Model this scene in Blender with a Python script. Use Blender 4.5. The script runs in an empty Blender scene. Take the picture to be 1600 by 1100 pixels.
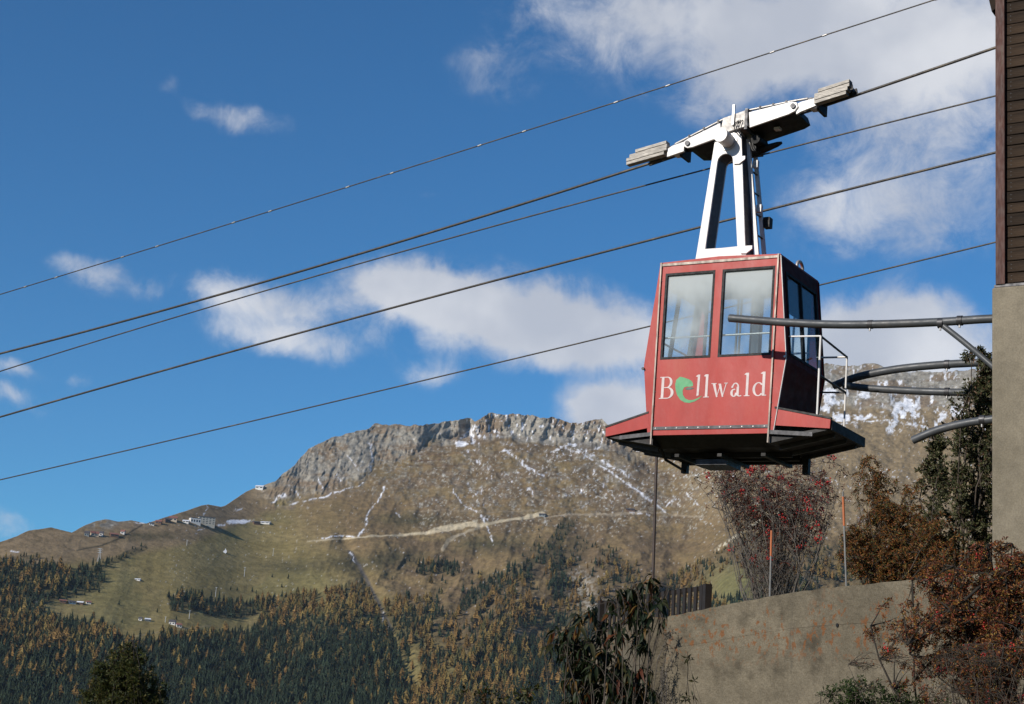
import bpy, math, random
import numpy as np
from math import radians as RAD, sin, cos, tan, pi
from mathutils import Vector, Matrix, Euler

random.seed(7)
C = bpy.context.scene.collection
SC = bpy.context.scene

# ------------------------------------------------------------------ camera
FPX = 2600.0                       # focal length in units of a 1600 wide picture
PITCH, ROLL = RAD(13.0), RAD(3.8)
fw = np.array([0, cos(PITCH), sin(PITCH)])
_r = np.array([1.0, 0, 0]); _u = np.array([0, -sin(PITCH), cos(PITCH)])
cr = cos(ROLL)*_r + sin(ROLL)*_u
cu = -sin(ROLL)*_r + cos(ROLL)*_u
cam_data = bpy.data.cameras.new('camera')
cam = bpy.data.objects.new('camera', cam_data); C.objects.link(cam)
cam_data.sensor_width = 36.0
cam_data.lens = 36.0*FPX/1600.0
cam_data.clip_start = 0.1
cam_data.clip_end = 60000
M = Matrix(((cr[0], cu[0], -fw[0], 0), (cr[1], cu[1], -fw[1], 0), (cr[2], cu[2], -fw[2], 0), (0, 0, 0, 1)))
cam.matrix_world = M
SC.camera = cam

def ray(x, y):
    return fw + cr*((x-800)/FPX) + cu*((550-y)/FPX)
def at(x, y, d):
    """world point seen at (x, y), at horizontal distance d from the camera"""
    v = ray(x, y); return v*(d/math.hypot(v[0], v[1]))

# ------------------------------------------------------------------ light
SUN_AZ, SUN_EL = RAD(230.0), RAD(27.0)      # azimuth clockwise from +Y
sdir = Vector((sin(SUN_AZ)*cos(SUN_EL), cos(SUN_AZ)*cos(SUN_EL), sin(SUN_EL)))
sun_d = bpy.data.lights.new('sun', 'SUN')
sun_d.energy = 4.2; sun_d.angle = RAD(0.53); sun_d.color = (1.0, 0.93, 0.83)
sun = bpy.data.objects.new('sun', sun_d); C.objects.link(sun)
sun.rotation_euler = sdir.to_track_quat('Z', 'Y').to_euler()
SC.view_settings.view_transform = 'Standard'
SC.view_settings.look = 'None'
SC.view_settings.exposure = 0.0
SC.view_settings.gamma = 1.0
SC.view_settings.use_curve_mapping = False
SC.cycles.max_bounces = 6
SC.cycles.transparent_max_bounces = 16
SC.cycles.volume_bounces = 0
HAZE = 1.15e-5

# ------------------------------------------------------------------ world: sky and clouds
class NT:
    def __init__(s, nt): s.nt = nt
    def n(s, t, **k):
        nd = s.nt.nodes.new(t)
        for a, b in k.items(): setattr(nd, a, b)
        return nd
    def put(s, sock, v):
        if isinstance(v, bpy.types.NodeSocket): s.nt.links.new(v, sock)
        elif v is not None:
            if sock.type == 'RGBA' and hasattr(v, '__len__') and len(v) == 3: v = (*v, 1)
            sock.default_value = v
    def m(s, op, a, b=None, c=None, clamp=False):
        nd = s.n('ShaderNodeMath', operation=op, use_clamp=clamp)
        for i, v in enumerate((a, b, c)):
            if v is not None: s.put(nd.inputs[i], v)
        return nd.outputs[0]
    def vm(s, op, a, b=None):
        nd = s.n('ShaderNodeVectorMath', operation=op)
        s.put(nd.inputs[0], a)
        if b is not None: s.put(nd.inputs[1], b)
        return nd.outputs[0]
    def noise(s, vec, scale, detail=4, rough=0.55, col=False, dist=0.0):
        nd = s.n('ShaderNodeTexNoise')
        if vec is not None: s.put(nd.inputs['Vector'], vec)
        nd.inputs['Scale'].default_value = scale; nd.inputs['Detail'].default_value = detail
        nd.inputs['Roughness'].default_value = rough; nd.inputs['Distortion'].default_value = dist
        return nd.outputs['Color' if col else 'Fac']
    def ramp(s, f, a, b, lo=0.0, hi=1.0, smooth=True):
        nd = s.n('ShaderNodeMapRange', interpolation_type='SMOOTHSTEP' if smooth else 'LINEAR')
        s.put(nd.inputs[0], f)
        for i, v in zip((1, 2, 3, 4), (a, b, lo, hi)): nd.inputs[i].default_value = v
        return nd.outputs[0]
    def mix(s, f, a, b, mode='MIX'):
        nd = s.n('ShaderNodeMix', data_type='RGBA', blend_type=mode)
        s.put(nd.inputs[0], f); s.put(nd.inputs[6], a); s.put(nd.inputs[7], b)
        return nd.outputs[2]

world = bpy.data.worlds.new('World'); SC.world = world; world.use_nodes = True
wt = NT(world.node_tree); world.node_tree.nodes.clear()
sky = wt.n('ShaderNodeTexSky', sky_type='NISHITA')
sky.sun_disc = False; sky.sun_elevation = SUN_EL; sky.sun_rotation = SUN_AZ
sky.altitude = 1500; sky.air_density = 1.0; sky.dust_density = 0.25; sky.ozone_density = 3.0
SKY_STRENGTH = 0.105
tc = wt.n('ShaderNodeTexCoord').outputs['Generated']
sx = wt.n('ShaderNodeSeparateXYZ'); wt.put(sx.inputs[0], tc)
n1 = wt.n('ShaderNodeSeparateXYZ'); wt.put(n1.inputs[0], wt.noise(tc, 14, 5, 0.6, col=True))
az = wt.m('ADD', wt.m('ARCTAN2', sx.outputs[0], sx.outputs[1]), wt.m('MULTIPLY', wt.m('SUBTRACT', n1.outputs[0], 0.5), 0.055))
el = wt.m('ADD', wt.m('ARCSINE', sx.outputs[2]), wt.m('MULTIPLY', wt.m('SUBTRACT', n1.outputs[1], 0.5), 0.040))
LOBES = [(1150,20,230,62,.66),(1270,85,190,52,.60),(1460,60,230,100,.78),(1480,240,140,100,.50),(1330,320,90,60,.28),(960,10,130,36,.36),(1130,145,42,42,.50),(1400,350,90,45,.33),(880,70,80,40,.2),
 (600,440,60,30,.95),(680,450,75,34,1.0),(760,490,110,42,1.0),(880,500,95,38,.95),(960,535,85,32,.9),(670,572,42,22,.6),(575,530,26,18,.35),(840,560,60,18,.3),
 (420,480,72,36,.75),(445,545,75,22,.75),(360,455,50,22,.5),(150,428,44,25,.7),(105,405,25,14,.3),(395,202,42,17,.5),(325,182,36,14,.34),(260,142,26,14,.26),
 (15,573,32,14,.6),(20,622,40,14,.45),(75,652,40,11,.3),(115,597,28,13,.35),(775,125,60,35,.30),(760,95,40,14,.26),(500,245,40,12,.2),(655,300,16,7,.22),(250,455,24,16,.4),
 (1395,510,80,34,1.0),(1400,565,130,45,1.0),(1290,560,70,40,.7),(955,635,62,28,1.0),(1000,660,60,30,.9),(5,825,38,18,.6),(1250,560,60,40,.6)]
dens = None
for (lx, ly, rx, ry, amp) in LOBES:
    v = ray(lx, ly); a0 = math.atan2(v[0], v[1]); e0 = math.asin(v[2]/np.linalg.norm(v))
    qx = wt.m('MULTIPLY', wt.m('SUBTRACT', az, a0), FPX/rx); qy = wt.m('MULTIPLY', wt.m('SUBTRACT', el, e0), FPX/ry)
    rr = wt.m('ADD', wt.m('MULTIPLY', qx, qx), wt.m('MULTIPLY', qy, qy))
    g = wt.m('MULTIPLY', wt.m('EXPONENT', wt.m('MULTIPLY', rr, -0.62)), amp)
    dens = g if dens is None else wt.m('ADD', dens, g)
# clouds go on over the rest of the sky
far = wt.ramp(wt.m('ABSOLUTE', az), 0.36, 0.6)
hi_ = wt.ramp(el, 0.46, 0.7)
wide = wt.m('MULTIPLY', wt.m('MAXIMUM', far, hi_), wt.ramp(wt.noise(tc, 2.6, 4, 0.6), 0.56, 0.76, 0.0, 0.8))
dens = wt.m('ADD', dens, wide)
fine = wt.noise(tc, 30, 9, 0.68, dist=0.4)
fine2 = wt.noise(tc, 9, 5, 0.6)
ero = wt.m('MULTIPLY', wt.m('SUBTRACT', wt.m('ADD', wt.m('MULTIPLY', fine, 0.6), wt.m('MULTIPLY', fine2, 0.4)), 0.5), 2.3)
cov = wt.ramp(wt.m('ADD', dens, wt.m('MULTIPLY', ero, wt.ramp(dens, 0.02, 0.35))), 0.10, 1.05, 0.0, 0.90)
cloud_col = wt.mix(wt.ramp(wt.noise(tc, 12, 4, 0.5), 0.35, 0.7), (0.54, 0.57, 0.64), (0.80, 0.81, 0.84))
bg = wt.n('ShaderNodeBackground'); bg.inputs[1].default_value = 1.0
sk = wt.n('ShaderNodeVectorMath', operation='MULTIPLY'); wt.put(sk.inputs[0], sky.outputs[0])
sk.inputs[1].default_value = (SKY_STRENGTH*0.36, SKY_STRENGTH*0.80, SKY_STRENGTH*1.06)
wt.put(bg.inputs[0], wt.mix(cov, sk.outputs[0], cloud_col))
wo = wt.n('ShaderNodeOutputWorld'); wt.put(wo.inputs[0], bg.outputs[0])

# ------------------------------------------------------------------ helpers: objects
def tag(o, label=None, cat=None, group=None, kind=None):
    for k, v in (('label', label), ('category', cat), ('group', group), ('kind', kind)):
        if v: o[k] = v
    return o
def empty(name, loc=(0, 0, 0), rot=(0, 0, 0)):
    o = bpy.data.objects.new(name, None); C.objects.link(o)
    o.location = loc; o.rotation_euler = rot; o.empty_display_size = 0.2
    return o
def link_mesh(name, me, mat, parent=None):
    o = bpy.data.objects.new(name, me); C.objects.link(o)
    if mat and not me.materials: me.materials.append(mat)
    if parent: o.parent = parent
    return o
def np_mesh(name, V, F, mat=None, col=None, smooth=False):
    """F: (n,3) or (n,4) array; col: per-vertex rgb"""
    V = np.asarray(V, np.float32); F = np.asarray(F, np.int32)
    me = bpy.data.meshes.new(name); k = F.shape[1]
    me.vertices.add(len(V)); me.vertices.foreach_set('co', V.ravel())
    me.loops.add(F.size); me.loops.foreach_set('vertex_index', F.ravel())
    me.polygons.add(len(F)); me.polygons.foreach_set('loop_start', np.arange(len(F), dtype=np.int32)*k)
    me.update(calc_edges=True)
    me.polygons.foreach_set('use_smooth', np.full(len(F), smooth))
    if col is not None:
        a = me.color_attributes.new('Col', 'FLOAT_COLOR', 'POINT')
        c = np.ones((len(V), 4), np.float32); c[:, :3] = col; a.data.foreach_set('color', c.ravel())
    if mat: me.materials.append(mat)
    me.update(); me.validate()
    return me

class MB:
    """collects polygons; build() links them as one mesh object"""
    def __init__(s): s.v = []; s.f = []; s.sm = []
    def add(s, V, F, smooth=False):
        o = len(s.v); s.v += [tuple(p) for p in V]; s.f += [tuple(i+o for i in f) for f in F]; s.sm += [smooth]*len(F); return s
    def box(s, x0, x1, y0, y1, z0, z1, M=None):
        V = [(x, y, z) for z in (z0, z1) for y in (y0, y1) for x in (x0, x1)]
        if M is not None: V = [M @ Vector(p) for p in V]
        return s.add(V, [(0, 2, 3, 1), (4, 5, 7, 6), (0, 1, 5, 4), (2, 6, 7, 3), (0, 4, 6, 2), (1, 3, 7, 5)])
    def prism(s, poly, a, b, axis='y', M=None):
        """poly in the plane across the axis, from a to b along it"""
        n = len(poly)
        def P(p, t):
            q = {'y': (p[0], t, p[1]), 'x': (t, p[0], p[1]), 'z': (p[0], p[1], t)}[axis]
            return M @ Vector(q) if M is not None else q
        V = [P(p, a) for p in poly] + [P(p, b) for p in poly]
        F = [tuple(range(n))[::-1], tuple(range(n, 2*n))] + [(i, (i+1) % n, n+(i+1) % n, n+i) for i in range(n)]
        return s.add(V, F)
    def ring(s, outer, inner, a, b):
        n = len(outer)
        V = [(p[0], t, p[1]) for t in (a, b) for L in (outer, inner) for p in L]
        F = []
        for i in range(n):
            j = (i+1) % n
            F += [(i, j, n+j, n+i), (2*n+i, 3*n+i, 3*n+j, 2*n+j), (i, 2*n+i, 2*n+j, j), (n+i, n+j, 3*n+j, 3*n+i)]
        return s.add(V, F)
    def tube(s, pts, r, n=8, caps=True, smooth=True):
        pts = [Vector(p) for p in pts]; m = len(pts)
        rr = r if hasattr(r, '__len__') else [r]*m
        V = []; F = []
        t0 = (pts[1]-pts[0]).normalized(); up = Vector((0, 0, 1)) if abs(t0.z) < .9 else Vector((1, 0, 0))
        a = t0.cross(up).normalized()
        for i, p in enumerate(pts):
            t = (pts[min(i+1, m-1)]-pts[max(i-1, 0)]).normalized()
            a = (a - t*a.dot(t)).normalized(); b = t.cross(a)
            for k in range(n):
                q = 2*pi*k/n; V.append(p + (a*cos(q)+b*sin(q))*rr[i])
        for i in range(m-1):
            for k in range(n):
                F.append((i*n+k, i*n+(k+1) % n, (i+1)*n+(k+1) % n, (i+1)*n+k))
        s.add(V, F, smooth)
        if caps:
            s.add([V[k] for k in range(n)], [tuple(range(n))[::-1]]); s.add([V[(m-1)*n+k] for k in range(n)], [tuple(range(n))])
        return s
    def build(s, name, mat, parent=None, bevel=0):
        me = bpy.data.meshes.new(name); me.from_pydata([tuple(p) for p in s.v], [], s.f)
        me.polygons.foreach_set('use_smooth', s.sm); me.update()
        o = link_mesh(name, me, mat, parent)
        if bevel:
            b = o.modifiers.new('bevel', 'BEVEL'); b.width = bevel; b.segments = 2; b.limit_method = 'ANGLE'
        return o

# ------------------------------------------------------------------ helpers: materials
def mat(name, col, rough=0.6, metal=0.0, var=0.12, scale=8.0, bump=0.0, bscale=40.0, spec=0.5, second=None, sec_amt=(0.55, 0.75), sec_scale=6.0, coat=0.0, stretch=(1, 1, 1), grain=0.0):
    m = bpy.data.materials.new(name); m.use_nodes = True
    t = NT(m.node_tree); b = m.node_tree.nodes['Principled BSDF']
    co = t.n('ShaderNodeTexCoord').outputs['Object']
    mp = t.n('ShaderNodeMapping'); t.put(mp.inputs[0], co); mp.inputs['Scale'].default_value = stretch; co = mp.outputs[0]
    f = t.noise(co, scale, 6, 0.6)
    lo = tuple(c*(1-var) for c in col); hi = tuple(min(1, c*(1+var)) for c in col)
    c = t.mix(t.ramp(f, 0.3, 0.7), lo, hi)
    if second: c = t.mix(t.ramp(t.noise(co, sec_scale, 8, 0.65), *sec_amt), c, second)
    if grain:
        o2 = t.n('ShaderNodeTexCoord').outputs['Object']
        c = t.mix(1.0, c, t.mix(t.ramp(t.noise(o2, 55, 5, .7), .35, .65), (1-grain,)*3, (1+grain,)*3), 'MULTIPLY')
        c = t.mix(1.0, c, t.mix(t.ramp(t.noise(o2, 5.5, 6, .7), .35, .65), (1-grain*.8,)*3, (1+grain*.8,)*3), 'MULTIPLY')
    t.put(b.inputs['Base Color'], c)
    t.put(b.inputs['Roughness'], t.ramp(t.noise(co, scale*2.3, 4), 0.3, 0.7, max(0, rough-.08), min(1, rough+.08)))
    b.inputs['Metallic'].default_value = metal; b.inputs['Specular IOR Level'].default_value = spec
    b.inputs['Coat Weight'].default_value = coat
    if bump:
        bn = t.n('ShaderNodeBump'); bn.inputs['Strength'].default_value = bump; bn.inputs['Distance'].default_value = 0.02
        t.put(bn.inputs['Height'], t.noise(co, bscale, 6, 0.6)); t.put(b.inputs['Normal'], bn.outputs[0])
    return m
def attr_mat(name, rough=0.8, trans=0.0, nscale=None, namt=0.25, spec=0.2):
    m = bpy.data.materials.new(name); m.use_nodes = True
    t = NT(m.node_tree); b = m.node_tree.nodes['Principled BSDF']
    a = t.n('ShaderNodeVertexColor', layer_name='Col').outputs[0]
    if nscale:
        co = t.n('ShaderNodeTexCoord').outputs['Object']
        a = t.mix(1.0, a, t.mix(t.ramp(t.noise(co, nscale, 6, 0.65), 0.3, 0.7), (1-namt,)*3, (1+namt,)*3), 'MULTIPLY')
    t.put(b.inputs['Base Color'], a)
    b.inputs['Roughness'].default_value = rough; b.inputs['Specular IOR Level'].default_value = spec
    if trans:
        tr = t.n('ShaderNodeBsdfTranslucent'); t.put(tr.inputs[0], a)
        mx = t.n('ShaderNodeMixShader'); mx.inputs[0].default_value = trans
        t.put(mx.inputs[1], b.outputs[0]); t.put(mx.inputs[2], tr.outputs[0])
        t.put(m.node_tree.nodes['Material Output'].inputs[0], mx.outputs[0])
    return m

# ------------------------------------------------------------------ numpy noise
def _hash(ix, iy, seed):
    h = (ix.astype(np.int64)*374761393 + iy.astype(np.int64)*668265263 + seed*974634777) & 0xFFFFFFFF
    h = ((h ^ (h >> 13))*1274126177) & 0xFFFFFFFF
    return ((h ^ (h >> 16)) & 0xFFFFFF)/float(0xFFFFFF)
def vnoise(x, y, seed=0):
    ix = np.floor(x); iy = np.floor(y); fx = x-ix; fy = y-iy
    fx = fx*fx*fx*(fx*(fx*6-15)+10); fy = fy*fy*fy*(fy*(fy*6-15)+10); ix = ix.astype(int); iy = iy.astype(int)
    a = _hash(ix, iy, seed); b = _hash(ix+1, iy, seed); c = _hash(ix, iy+1, seed); d = _hash(ix+1, iy+1, seed)
    return (a*(1-fx)+b*fx)*(1-fy)+(c*(1-fx)+d*fx)*fy
def fbm(x, y, seed=0, o=5, gain=0.5, ridged=False):
    s = 0; a = 1; t = 0
    for i in range(o):
        n = vnoise(x*2**i, y*2**i, seed+i*17)
        if ridged: n = 1-abs(2*n-1)
        s = s+a*n; t += a; a *= gain
    return s/t
def sstep(x, a, b): 
    t = np.clip((x-a)/(b-a), 0, 1); return t*t*(3-2*t)
def seg_dist(U, V, pts):
    """distance to a polyline, and how far along it"""
    best = np.full(U.shape, 1e9); al = np.zeros(U.shape); L = len(pts)-1
    for i in range(L):
        (x0, y0), (x1, y1) = pts[i][:2], pts[i+1][:2]
        dx, dy = x1-x0, y1-y0; t = np.clip(((U-x0)*dx+(V-y0)*dy)/(dx*dx+dy*dy), 0, 1)
        d = np.hypot(U-x0-t*dx, V-y0-t*dy); m = d < best
        best = np.where(m, d, best); al = np.where(m, (i+t)/L, al)
    return best, al
def in_poly(U, V, poly):
    r = np.zeros(U.shape, bool); n = len(poly); j = n-1
    for i in range(n):
        (xi, yi), (xj, yj) = poly[i], poly[j]
        c = ((yi > V) != (yj > V)) & (U < (xj-xi)*(V-yi)/((yj-yi) or 1e-9)+xi)
        r ^= c; j = i
    return r

# ================================================================== THE MOUNTAIN ACROSS THE VALLEY
SKYL = [(-140,858),(-60,852),(0,847),(25,838),(45,829),(80,824),(100,829),(112,832),(130,822),(150,814),(165,811),(185,815),(205,813),(228,818),(250,811),(275,803),(300,795),(315,790),(325,788),(345,792),(352,790),(370,778),(385,768),(400,762),(415,757),(430,752),(445,738),(460,727),(470,714),(482,702),(500,692),(512,686),(530,682),(548,675),(560,672),(575,669),(590,661),(605,663),(620,662),(640,665),(660,664),(680,662),(700,660),(715,655),(730,652),(738,655),(742,660),(748,658),(756,650),(765,646),(790,648),(830,649),(845,652),(860,652),(875,655),(888,660),(905,660),(920,659),(935,656),(941,655),(948,662),(960,666),(1010,655),(1100,622),(1200,588),(1270,572),(1290,568),(1305,571),(1330,573),(1350,569),(1365,568),(1385,574),(1420,578),(1450,581),(1500,580),(1550,574),(1620,566),(1760,556)]
SKYD = [(-140,5000),(0,5100),(150,5400),(300,5750),(400,6500),(500,6900),(600,7200),(950,7300),(1100,7200),(1300,7500),(1760,7700)]
CREST = [(380,796),(430,797),(500,778),(560,762),(600,740),(640,720),(690,705),(740,694),(770,690),(810,688),(850,697),(900,690),(960,702),(1010,735),(1060,770),(1100,800)]
def lerp(pts, x): return np.interp(x, [p[0] for p in pts], [p[1] for p in pts])
VB = 1270.0
def crest(u): return lerp(CREST, u)+(fbm(u/28, u*0, 15, 4)-.5)*26+(fbm(u/7, u*0, 16, 2)-.5)*5
_xs = np.arange(-400, 2000.0); _ker = np.exp(-(np.arange(-150, 151)/55.0)**2); _ker /= _ker.sum()
_SM = np.convolve(np.pad(lerp(SKYL, _xs), 150, 'edge'), _ker, 'valid'); _SD = np.convolve(np.pad(lerp(SKYD, _xs), 150, 'edge'), _ker, 'valid')
def sky_y(u):
    b = lerp(SKYL, u)
    rocky = sstep(u, 420, 470)*(1-sstep(u, 960, 1000))+sstep(u, 1250, 1290)*0.8
    return b + (fbm(u/9.0, u*0, 5, 4)-0.5)*(1.0+5.0*rocky)
def depth(u, v, ys):
    t = np.clip((VB-v)/(VB-np.interp(u, _xs, _SM)), 0, 1.3)
    dt = np.interp(u, _xs, _SD)
    d = 2500+(dt-2500)*t**0.92
    cy = crest(u); k = sstep(u, 380, 450)*(1-sstep(u, 980, 1060))
    above = sstep(cy-v, -4, 12)*k
    d = d+above*(25+165*sstep(u, 650, 715))
    # crags above the crest are steep: less depth per step, shaped in ribs
    ht = np.clip((cy-v)/np.maximum(cy-ys, 8), 0, 1)*k
    d = d-ht*160
    # gullies and spurs that run down the slope
    warp = 30*(fbm(u/120, v/120, 3, 3)-.5)
    g = fbm((u+warp+0.35*(v-800))/85, (v-0.2*u)/150, 21, 4, 0.5, True)
    open_ = sstep(u+(v-860)*.5, 430, 600)
    amp = (120*sstep(v, 740, 940)+60)*(.16+.84*open_)+60*sstep(v, 950, 1050)
    d = d-amp*(g-0.6)
    d = d-(3.5+26*open_)*(fbm(u/30+v/90, v/20, 44, 4, 0.6)-0.5)*2
    # crag ribs
    rib = fbm((u+0.35*v+14*(fbm(u/20, v/30, 63, 3)-.5))/13, v/30, 61, 5, 0.62, True)-0.6
    crag = above*(0.50+0.50*sstep(u, 640, 720))*sstep(ht, 0.02, 0.2)
    d = d-rib*75*crag-(fbm((u-.8*v)/16, (v+.3*u)/14, 88, 4, .6)-.5)*38*above
    # stream gully
    gd, _ = seg_dist(u, v, [(540,850),(562,885),(585,935),(612,985),(640,1060),(650,1200)])
    d = d+70*np.exp(-(gd/14)**2)
    gd, _ = seg_dist(u, v, [(733,655),(728,690)]); d = d+90*np.exp(-(gd/9)**2)*above
    gd, _ = seg_dist(u, v, [(870,1000),(890,1040),(900,1200)]); d = d+160*np.exp(-(gd/55)**2)
    # the near green knoll
    gd = np.hypot((u-1160)/75, (v-930)/70); d = d-420*np.exp(-gd**2*1.2)
    # right hand basin below the far ridge
    gd, _ = seg_dist(u, v, [(1040,700),(1075,860),(1060,960)]); d = d+260*np.exp(-(gd/50)**2)
    return d
NU, NV = 1500, 470
uu = np.linspace(-130, 1740, NU)
ys_ = sky_y(uu)
tt = np.linspace(0, 1, NV)
Ug = np.repeat(uu[None, :], NV, 0)
Vg = VB+(ys_[None, :]-VB)*tt[:, None]
YS = np.repeat(ys_[None, :], NV, 0)
Dg = depth(Ug, Vg, YS)
Dg = np.maximum.accumulate(Dg + 0.0, axis=0)*0.65 + Dg*0.35
def rays(U, V): 
    return fw[None]+cr[None]*((U.ravel()-800)/FPX)[:, None]+cu[None]*((550-V.ravel())/FPX)[:, None]
R_ = rays(Ug, Vg); H_ = np.hypot(R_[:, 0], R_[:, 1])
P = (R_*(Dg.ravel()/H_)[:, None])
# fine rock relief, vertical, fading out at the skyline
fade = np.minimum(1, (1-tt)*14)[:, None]*np.ones_like(Ug)
lx = P[:, 0].reshape(NV, NU); ly = P[:, 1].reshape(NV, NU)
rockz = (fbm(lx/38, ly/60, 9, 4, 0.6)-0.5)*(3+11*sstep(Ug+(Vg-860)*.5, 430, 620))*fade
P[:, 2] += rockz.ravel()

# ---- ground cover painted where it grows (surface colour, plus painted gully shade)
n1_ = fbm(Ug/40, Vg/14, 101, 5); n2_ = fbm(Ug/9, Vg/5, 102, 4, .6); n3_ = fbm(Ug/3.2, Vg/2.2, 103, 3, .6); n4_ = fbm(Ug/90, Vg/40, 104, 4)
def mixc(a, b, f): return a*(1-f[..., None])+np.array(b)*f[..., None]
col = np.zeros((NV, NU, 3)); col[:] = (0.225, 0.178, 0.072)
col = mixc(col, (0.27, 0.215, 0.095), sstep(n1_, .45, .65)*.7)                      # dry olive grass
col = mixc(col, (0.185, 0.165, 0.068), sstep(n4_, .5, .62)*.5)
brown = np.clip(sstep(Vg, 900, 800)*0+sstep(Ug+ (860-Vg)*1.2, 430, 620)+sstep(lerp([(-140,905),(140,880),(300,850),(420,800)], Ug)-Vg, -6, 14)*(Ug < 430), 0, 1)
brown = np.clip(brown*(.6+.8*n1_), 0, 1)
col = mixc(col, (0.222, 0.148, 0.078), brown*.8); col = mixc(col, (0.150, 0.105, 0.060), brown*sstep(Ug, 560, 660)*sstep(n1_, .38, .55)*.7*(1-sstep(Ug, 1040, 1120))); col = mixc(col, (0.29, 0.212, 0.125), brown*(1-sstep(Ug, 380, 450))*.75)
col = mixc(col, (0.135, 0.102, 0.056), brown*sstep(n2_, .5, .7)*.5)
# far right slope: paler brown
rs = sstep(Ug, 1040, 1120)*sstep(830-Vg+.12*(Ug-1100), 0, 60)
col = mixc(col, (0.27, 0.20, 0.115), rs*.8)
# dark heath
for (cx, cy, rx, ry) in ((230,838,60,7),(450,885,50,12),(620,870,40,12),(760,850,60,14),(640,812,60,10),(560,880,60,14)):
    q = np.exp(-((Ug-cx)/rx)**2-((Vg-cy)/ry)**2)*(0.5+n2_); col = mixc(col, (0.075, 0.068, 0.035), np.clip(q*.8, 0, .85))
# rock
cyv = crest(Ug); kx = sstep(Ug, 385, 450)*(1-sstep(Ug, 960, 1020))
lw_ = 1-sstep(Ug, 640, 710)
rock = kx*sstep(cyv-Vg+8*(n2_-.5)+lw_*(60*(n1_-.5)+30*(n2_-.5)-6), -2-8*lw_, 4+14*lw_)
rock = np.maximum(rock, sstep(n2_, .50, .60)*sstep(Ug, 560, 640)*(1-sstep(Ug, 1050, 1150))*sstep(820-Vg, 0, 50)*(.35+.65*sstep(n1_, .45, .6)))
rock = np.maximum(rock, sstep(Ug, 1240, 1280)*sstep(645-Vg+30*(n1_-.5), 0, 14))
scd, _ = seg_dist(Ug, Vg, [(900,690),(960,735),(1010,775),(1040,800)]); rock = np.maximum(rock, np.clip(1-scd/26, 0, 1)*sstep(n2_, .4, .55))
for (cx, cy, rx, ry) in ((165,818,30,8),(212,820,20,6),(480,735,50,30)):
    rock = np.maximum(rock, np.exp(-((Ug-cx)/rx)**2-((Vg-cy)/ry)**2)*sstep(n2_, .35, .5)*1.2)
rock = np.clip(rock, 0, 1)
rc = np.zeros_like(col); rc[:] = (0.30, 0.272, 0.222); rc = mixc(rc, (0.41, 0.38, 0.32), sstep(n3_, .45, .7)); rc = mixc(rc, (0.16, 0.14, 0.115), sstep(n2_, .55, .72)*.6)
rc = mixc(rc, (0.23, 0.165, 0.105), sstep(n1_, .44, .60)*.85)
col = col*(1-rock[..., None]*.9)+rc*rock[..., None]*.9
# boulder fields between crags and track
bf = sstep(n3_, .60, .70)*sstep(Ug, 600, 680)*(1-sstep(Ug, 1080, 1180))*sstep(Vg, 685, 720)*(1-sstep(Vg, 800, 860))*(.4+.6*sstep(n1_, .4, .55))
col = mixc(col, (0.36, 0.33, 0.26), bf*.9)
bf2 = sstep(n3_, .58, .66)*sstep(Ug, 420, 480)*(1-sstep(Ug, 620, 680))*(1-sstep(Vg, 740, 790)); col = mixc(col, (0.33, 0.30, 0.24), bf2*.7)
# snow
snow = np.zeros_like(Ug)
def streak(pts, w, amt=1.0, lo=.40, hi=.52):
    global snow
    d, _ = seg_dist(Ug+5*(n2_-.5), Vg+5*(n1_-.5), pts)
    snow = np.maximum(snow, amt*np.clip(1.3-d/(.48*w*(.2+1.6*n1_)), 0, 1)*sstep(fbm(Ug/2.6, Vg/3.2, 555, 2), .34, .56))
for pts, w in (([(600,763),(592,785),(577,800),(571,822),(560,838)],2.6),([(500,843),(530,838),(562,840)],2.2),([(707,764),(716,780),(742,800),(762,813)],2.4),([(752,798),(762,830),(770,845)],3.0),
    ([(785,703),(805,712),(828,735)],4.5),([(826,732),(850,745)],2.5),([(715,697),(740,693)],3),([(862,706),(885,696)],4),([(575,690),(583,710),(580,735)],3),([(542,710),(556,728)],2.5),([(460,768),(470,778)],3),
    ([(425,785),(445,775)],4.5),([(455,790),(500,778),(530,770),(570,752)],2.6),([(498,748),(505,765)],3),([(525,740),(532,752)],2),([(368,797),(380,793)],2.5),([(900,700),(950,735),(1000,770),(1040,800)],3),([(345,822),(365,816),(395,815)],3.4),
    ([(310,830),(333,820)],1.2),([(546,862),(552,872),(556,880)],1.5),([(596,960),(606,985)],2.2),([(325,789),(322,800),(318,806)],1.6),([(205,815),(225,818)],2),([(15,862),(30,862)],2),
    ([(745,668),(750,685)],4),([(722,682),(735,672),(740,690)],6),([(1300,662),(1380,655),(1450,668)],3),
    ([(940,720),(985,745)],6),([(875,697),(905,708)],3),([(985,800),(1015,805)],2.5),([(1040,790),(1060,780)],2),([(1075,770),(1090,790)],2),([(620,800),(628,812)],1.5)):
    streak([(a+random.uniform(-2.5, 2.5), b_+random.uniform(-1.5, 1.5)) for (x0_, y0_), (x1_, y1_) in zip(pts[:-1], pts[1:]) for k_ in range(3) for a, b_ in [(x0_+(x1_-x0_)*k_/3, y0_+(y1_-y0_)*k_/3)]]+[pts[-1]], w)
sp = sstep(n3_, .71, .80)*sstep(n1_, .46, .60)*.6*(sstep(Ug, 860, 960)*sstep(860-Vg, 0, 60)*.9+sstep(Ug, 690, 760)*(1-sstep(Vg, 720, 790))*.6+.55*sstep(Ug, 600, 700)*(1-sstep(Ug, 900, 960))*(1-sstep(Vg, 780, 850)))
snow = np.maximum(snow, sp)
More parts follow.
